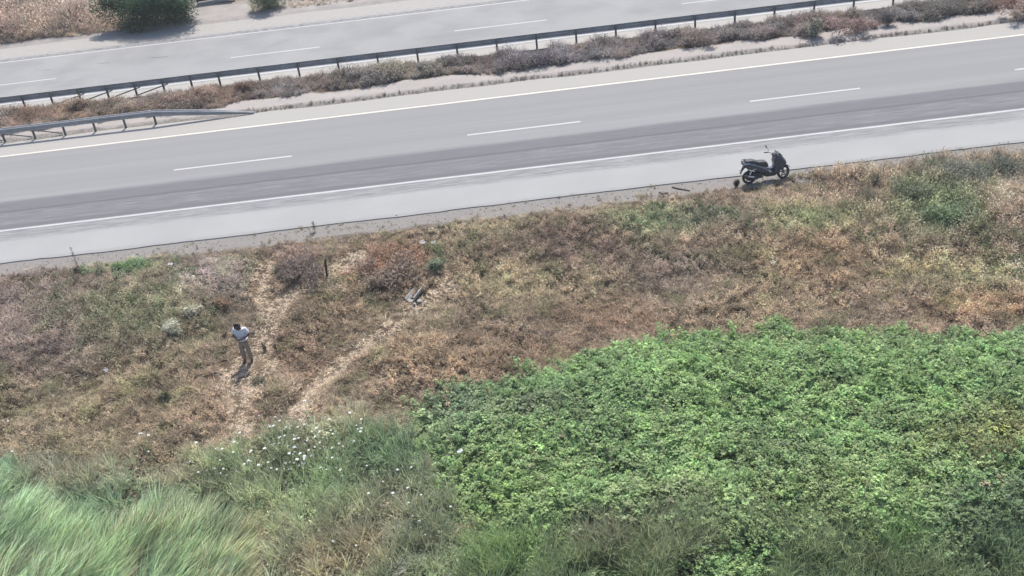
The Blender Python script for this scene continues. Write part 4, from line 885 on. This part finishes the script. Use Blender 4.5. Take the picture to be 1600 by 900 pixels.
for k in range(6):
    bm = bmesh.new(); side(bm, 0, .085, .03, 1.0+U(-.15, .15)); o = bm_obj('board', bm, wood, bd, .004); o.location = (U(-.06, .06), -.24+k*.097, U(-.02, .05)); o.rotation_euler = (U(-.15, .15), U(-.05, .05), U(-.05, .05))
scrap = simple('white_litter', (.5, .5, .48), .6, var=.1)
for px_, py_, w_, lab in ((661, 384, .22, 'left white scrap of litter above the small green bush'), (678, 384, .17, 'right white scrap of litter above the small green bush'), (160, 426, .14, 'white scrap of litter beside the low green weed patch, left'), (268, 418, .18, 'pale scrap of litter right of the low green weed patch'), (1115, 334, .28, 'long pale scrap of litter on the upper slope left of the scooter'), (725, 742, .16, 'white scrap of litter caught at the edge of the brambles'), (168, 584, .18, 'flat pale scrap of litter in the left dry grass')):
    bm = bmesh.new(); bmesh.ops.create_grid(bm, x_segments=4, y_segments=3, size=.5)
    for v in bm.verts: v.co = Vector((v.co.x*w_, v.co.y*w_*.6, U(-.12, .12)*w_))
    bmesh.ops.solidify(bm, geom=bm.faces[:], thickness=.004)
    p = at1(px_, py_); o = bm_obj('litter_scrap', bm, scrap); o.location = (p.x, p.y, p.z+(.16 if py_ < 700 else .9)); o.rotation_euler = (U(.1, .5), U(-.3, .3), U(-1, 1)); tag(o, lab, 'litter', 'scraps of litter')
def stick(pts, r, lab, mat):
    w = [at1(*q) for q in pts]; c = w[0].copy(); bm = bmesh.new()
    tube(bm, [q-c+Vector((0, 0, r+.01*(k % 2))) for k, q in enumerate(w)], [r*(1-.25*k/len(w)) for k in range(len(w))], 6)
    o = bm_obj('fallen_stick', bm, mat); o.location = c; tag(o, lab, 'stick', 'sticks on the roadside grit')
dk = simple('stick_bark', srgb(96, 88, 84)*.5, .9, var=.3)
stick([(1050, 293), (1060, 296), (1068, 297), (1078, 299)], .025, 'long thin stick on the roadside grit left of the scooter', dk)
stick([(1030, 302), (1036, 304), (1044, 302)], .035, 'short curved stick on the roadside grit near the long one', dk)
g0 = at1(308, 8); g1 = at1(368, 1); gd = Vector((g1.x-g0.x, g1.y-g0.y, 0)); Lg = gd.length
ba = tag(empty('track_barrier', g0, (0, 0, math.atan2(gd.y, gd.x))), 'low dark barrier with a pale sill closing the dirt track', 'barrier')
bm = bmesh.new(); box(bm, (Lg/2, 0, .05), (Lg, .3, .14)); bm_obj('sill', bm, conc, ba, .02)
dm = simple('dark_metal_sheet', (.025, .025, .028), .7, var=.3)
bm = bmesh.new(); box(bm, (Lg/2, .1, .62), (Lg*.98, .04, .9)); bm_obj('panel', bm, dm, ba, .01)
for t in (.02, .5, .98):
    bm = bmesh.new(); box(bm, (Lg*t, .14, .55), (.08, .08, 1.2)); bm_obj('post', bm, dm, ba, .008)
# ------------------------------------------------------------------ air
hz = bpy.data.materials.new('haze_air'); hz.use_nodes = True; hn = hz.node_tree; hn.nodes.remove(hn.nodes['Principled BSDF'])
pv = hn.nodes.new('ShaderNodeVolumePrincipled'); pv.inputs['Color'].default_value = (.93, .95, .98, 1); pv.inputs['Density'].default_value = .0006; pv.inputs['Anisotropy'].default_value = .2
hn.links.new(pv.outputs[0], hn.nodes['Material Output'].inputs['Volume'])
bm = bmesh.new(); box(bm, (0, 40, 8.5), (260, 200, 24)); o = bm_obj('haze', bm, hz); tag(o, kind='stuff')
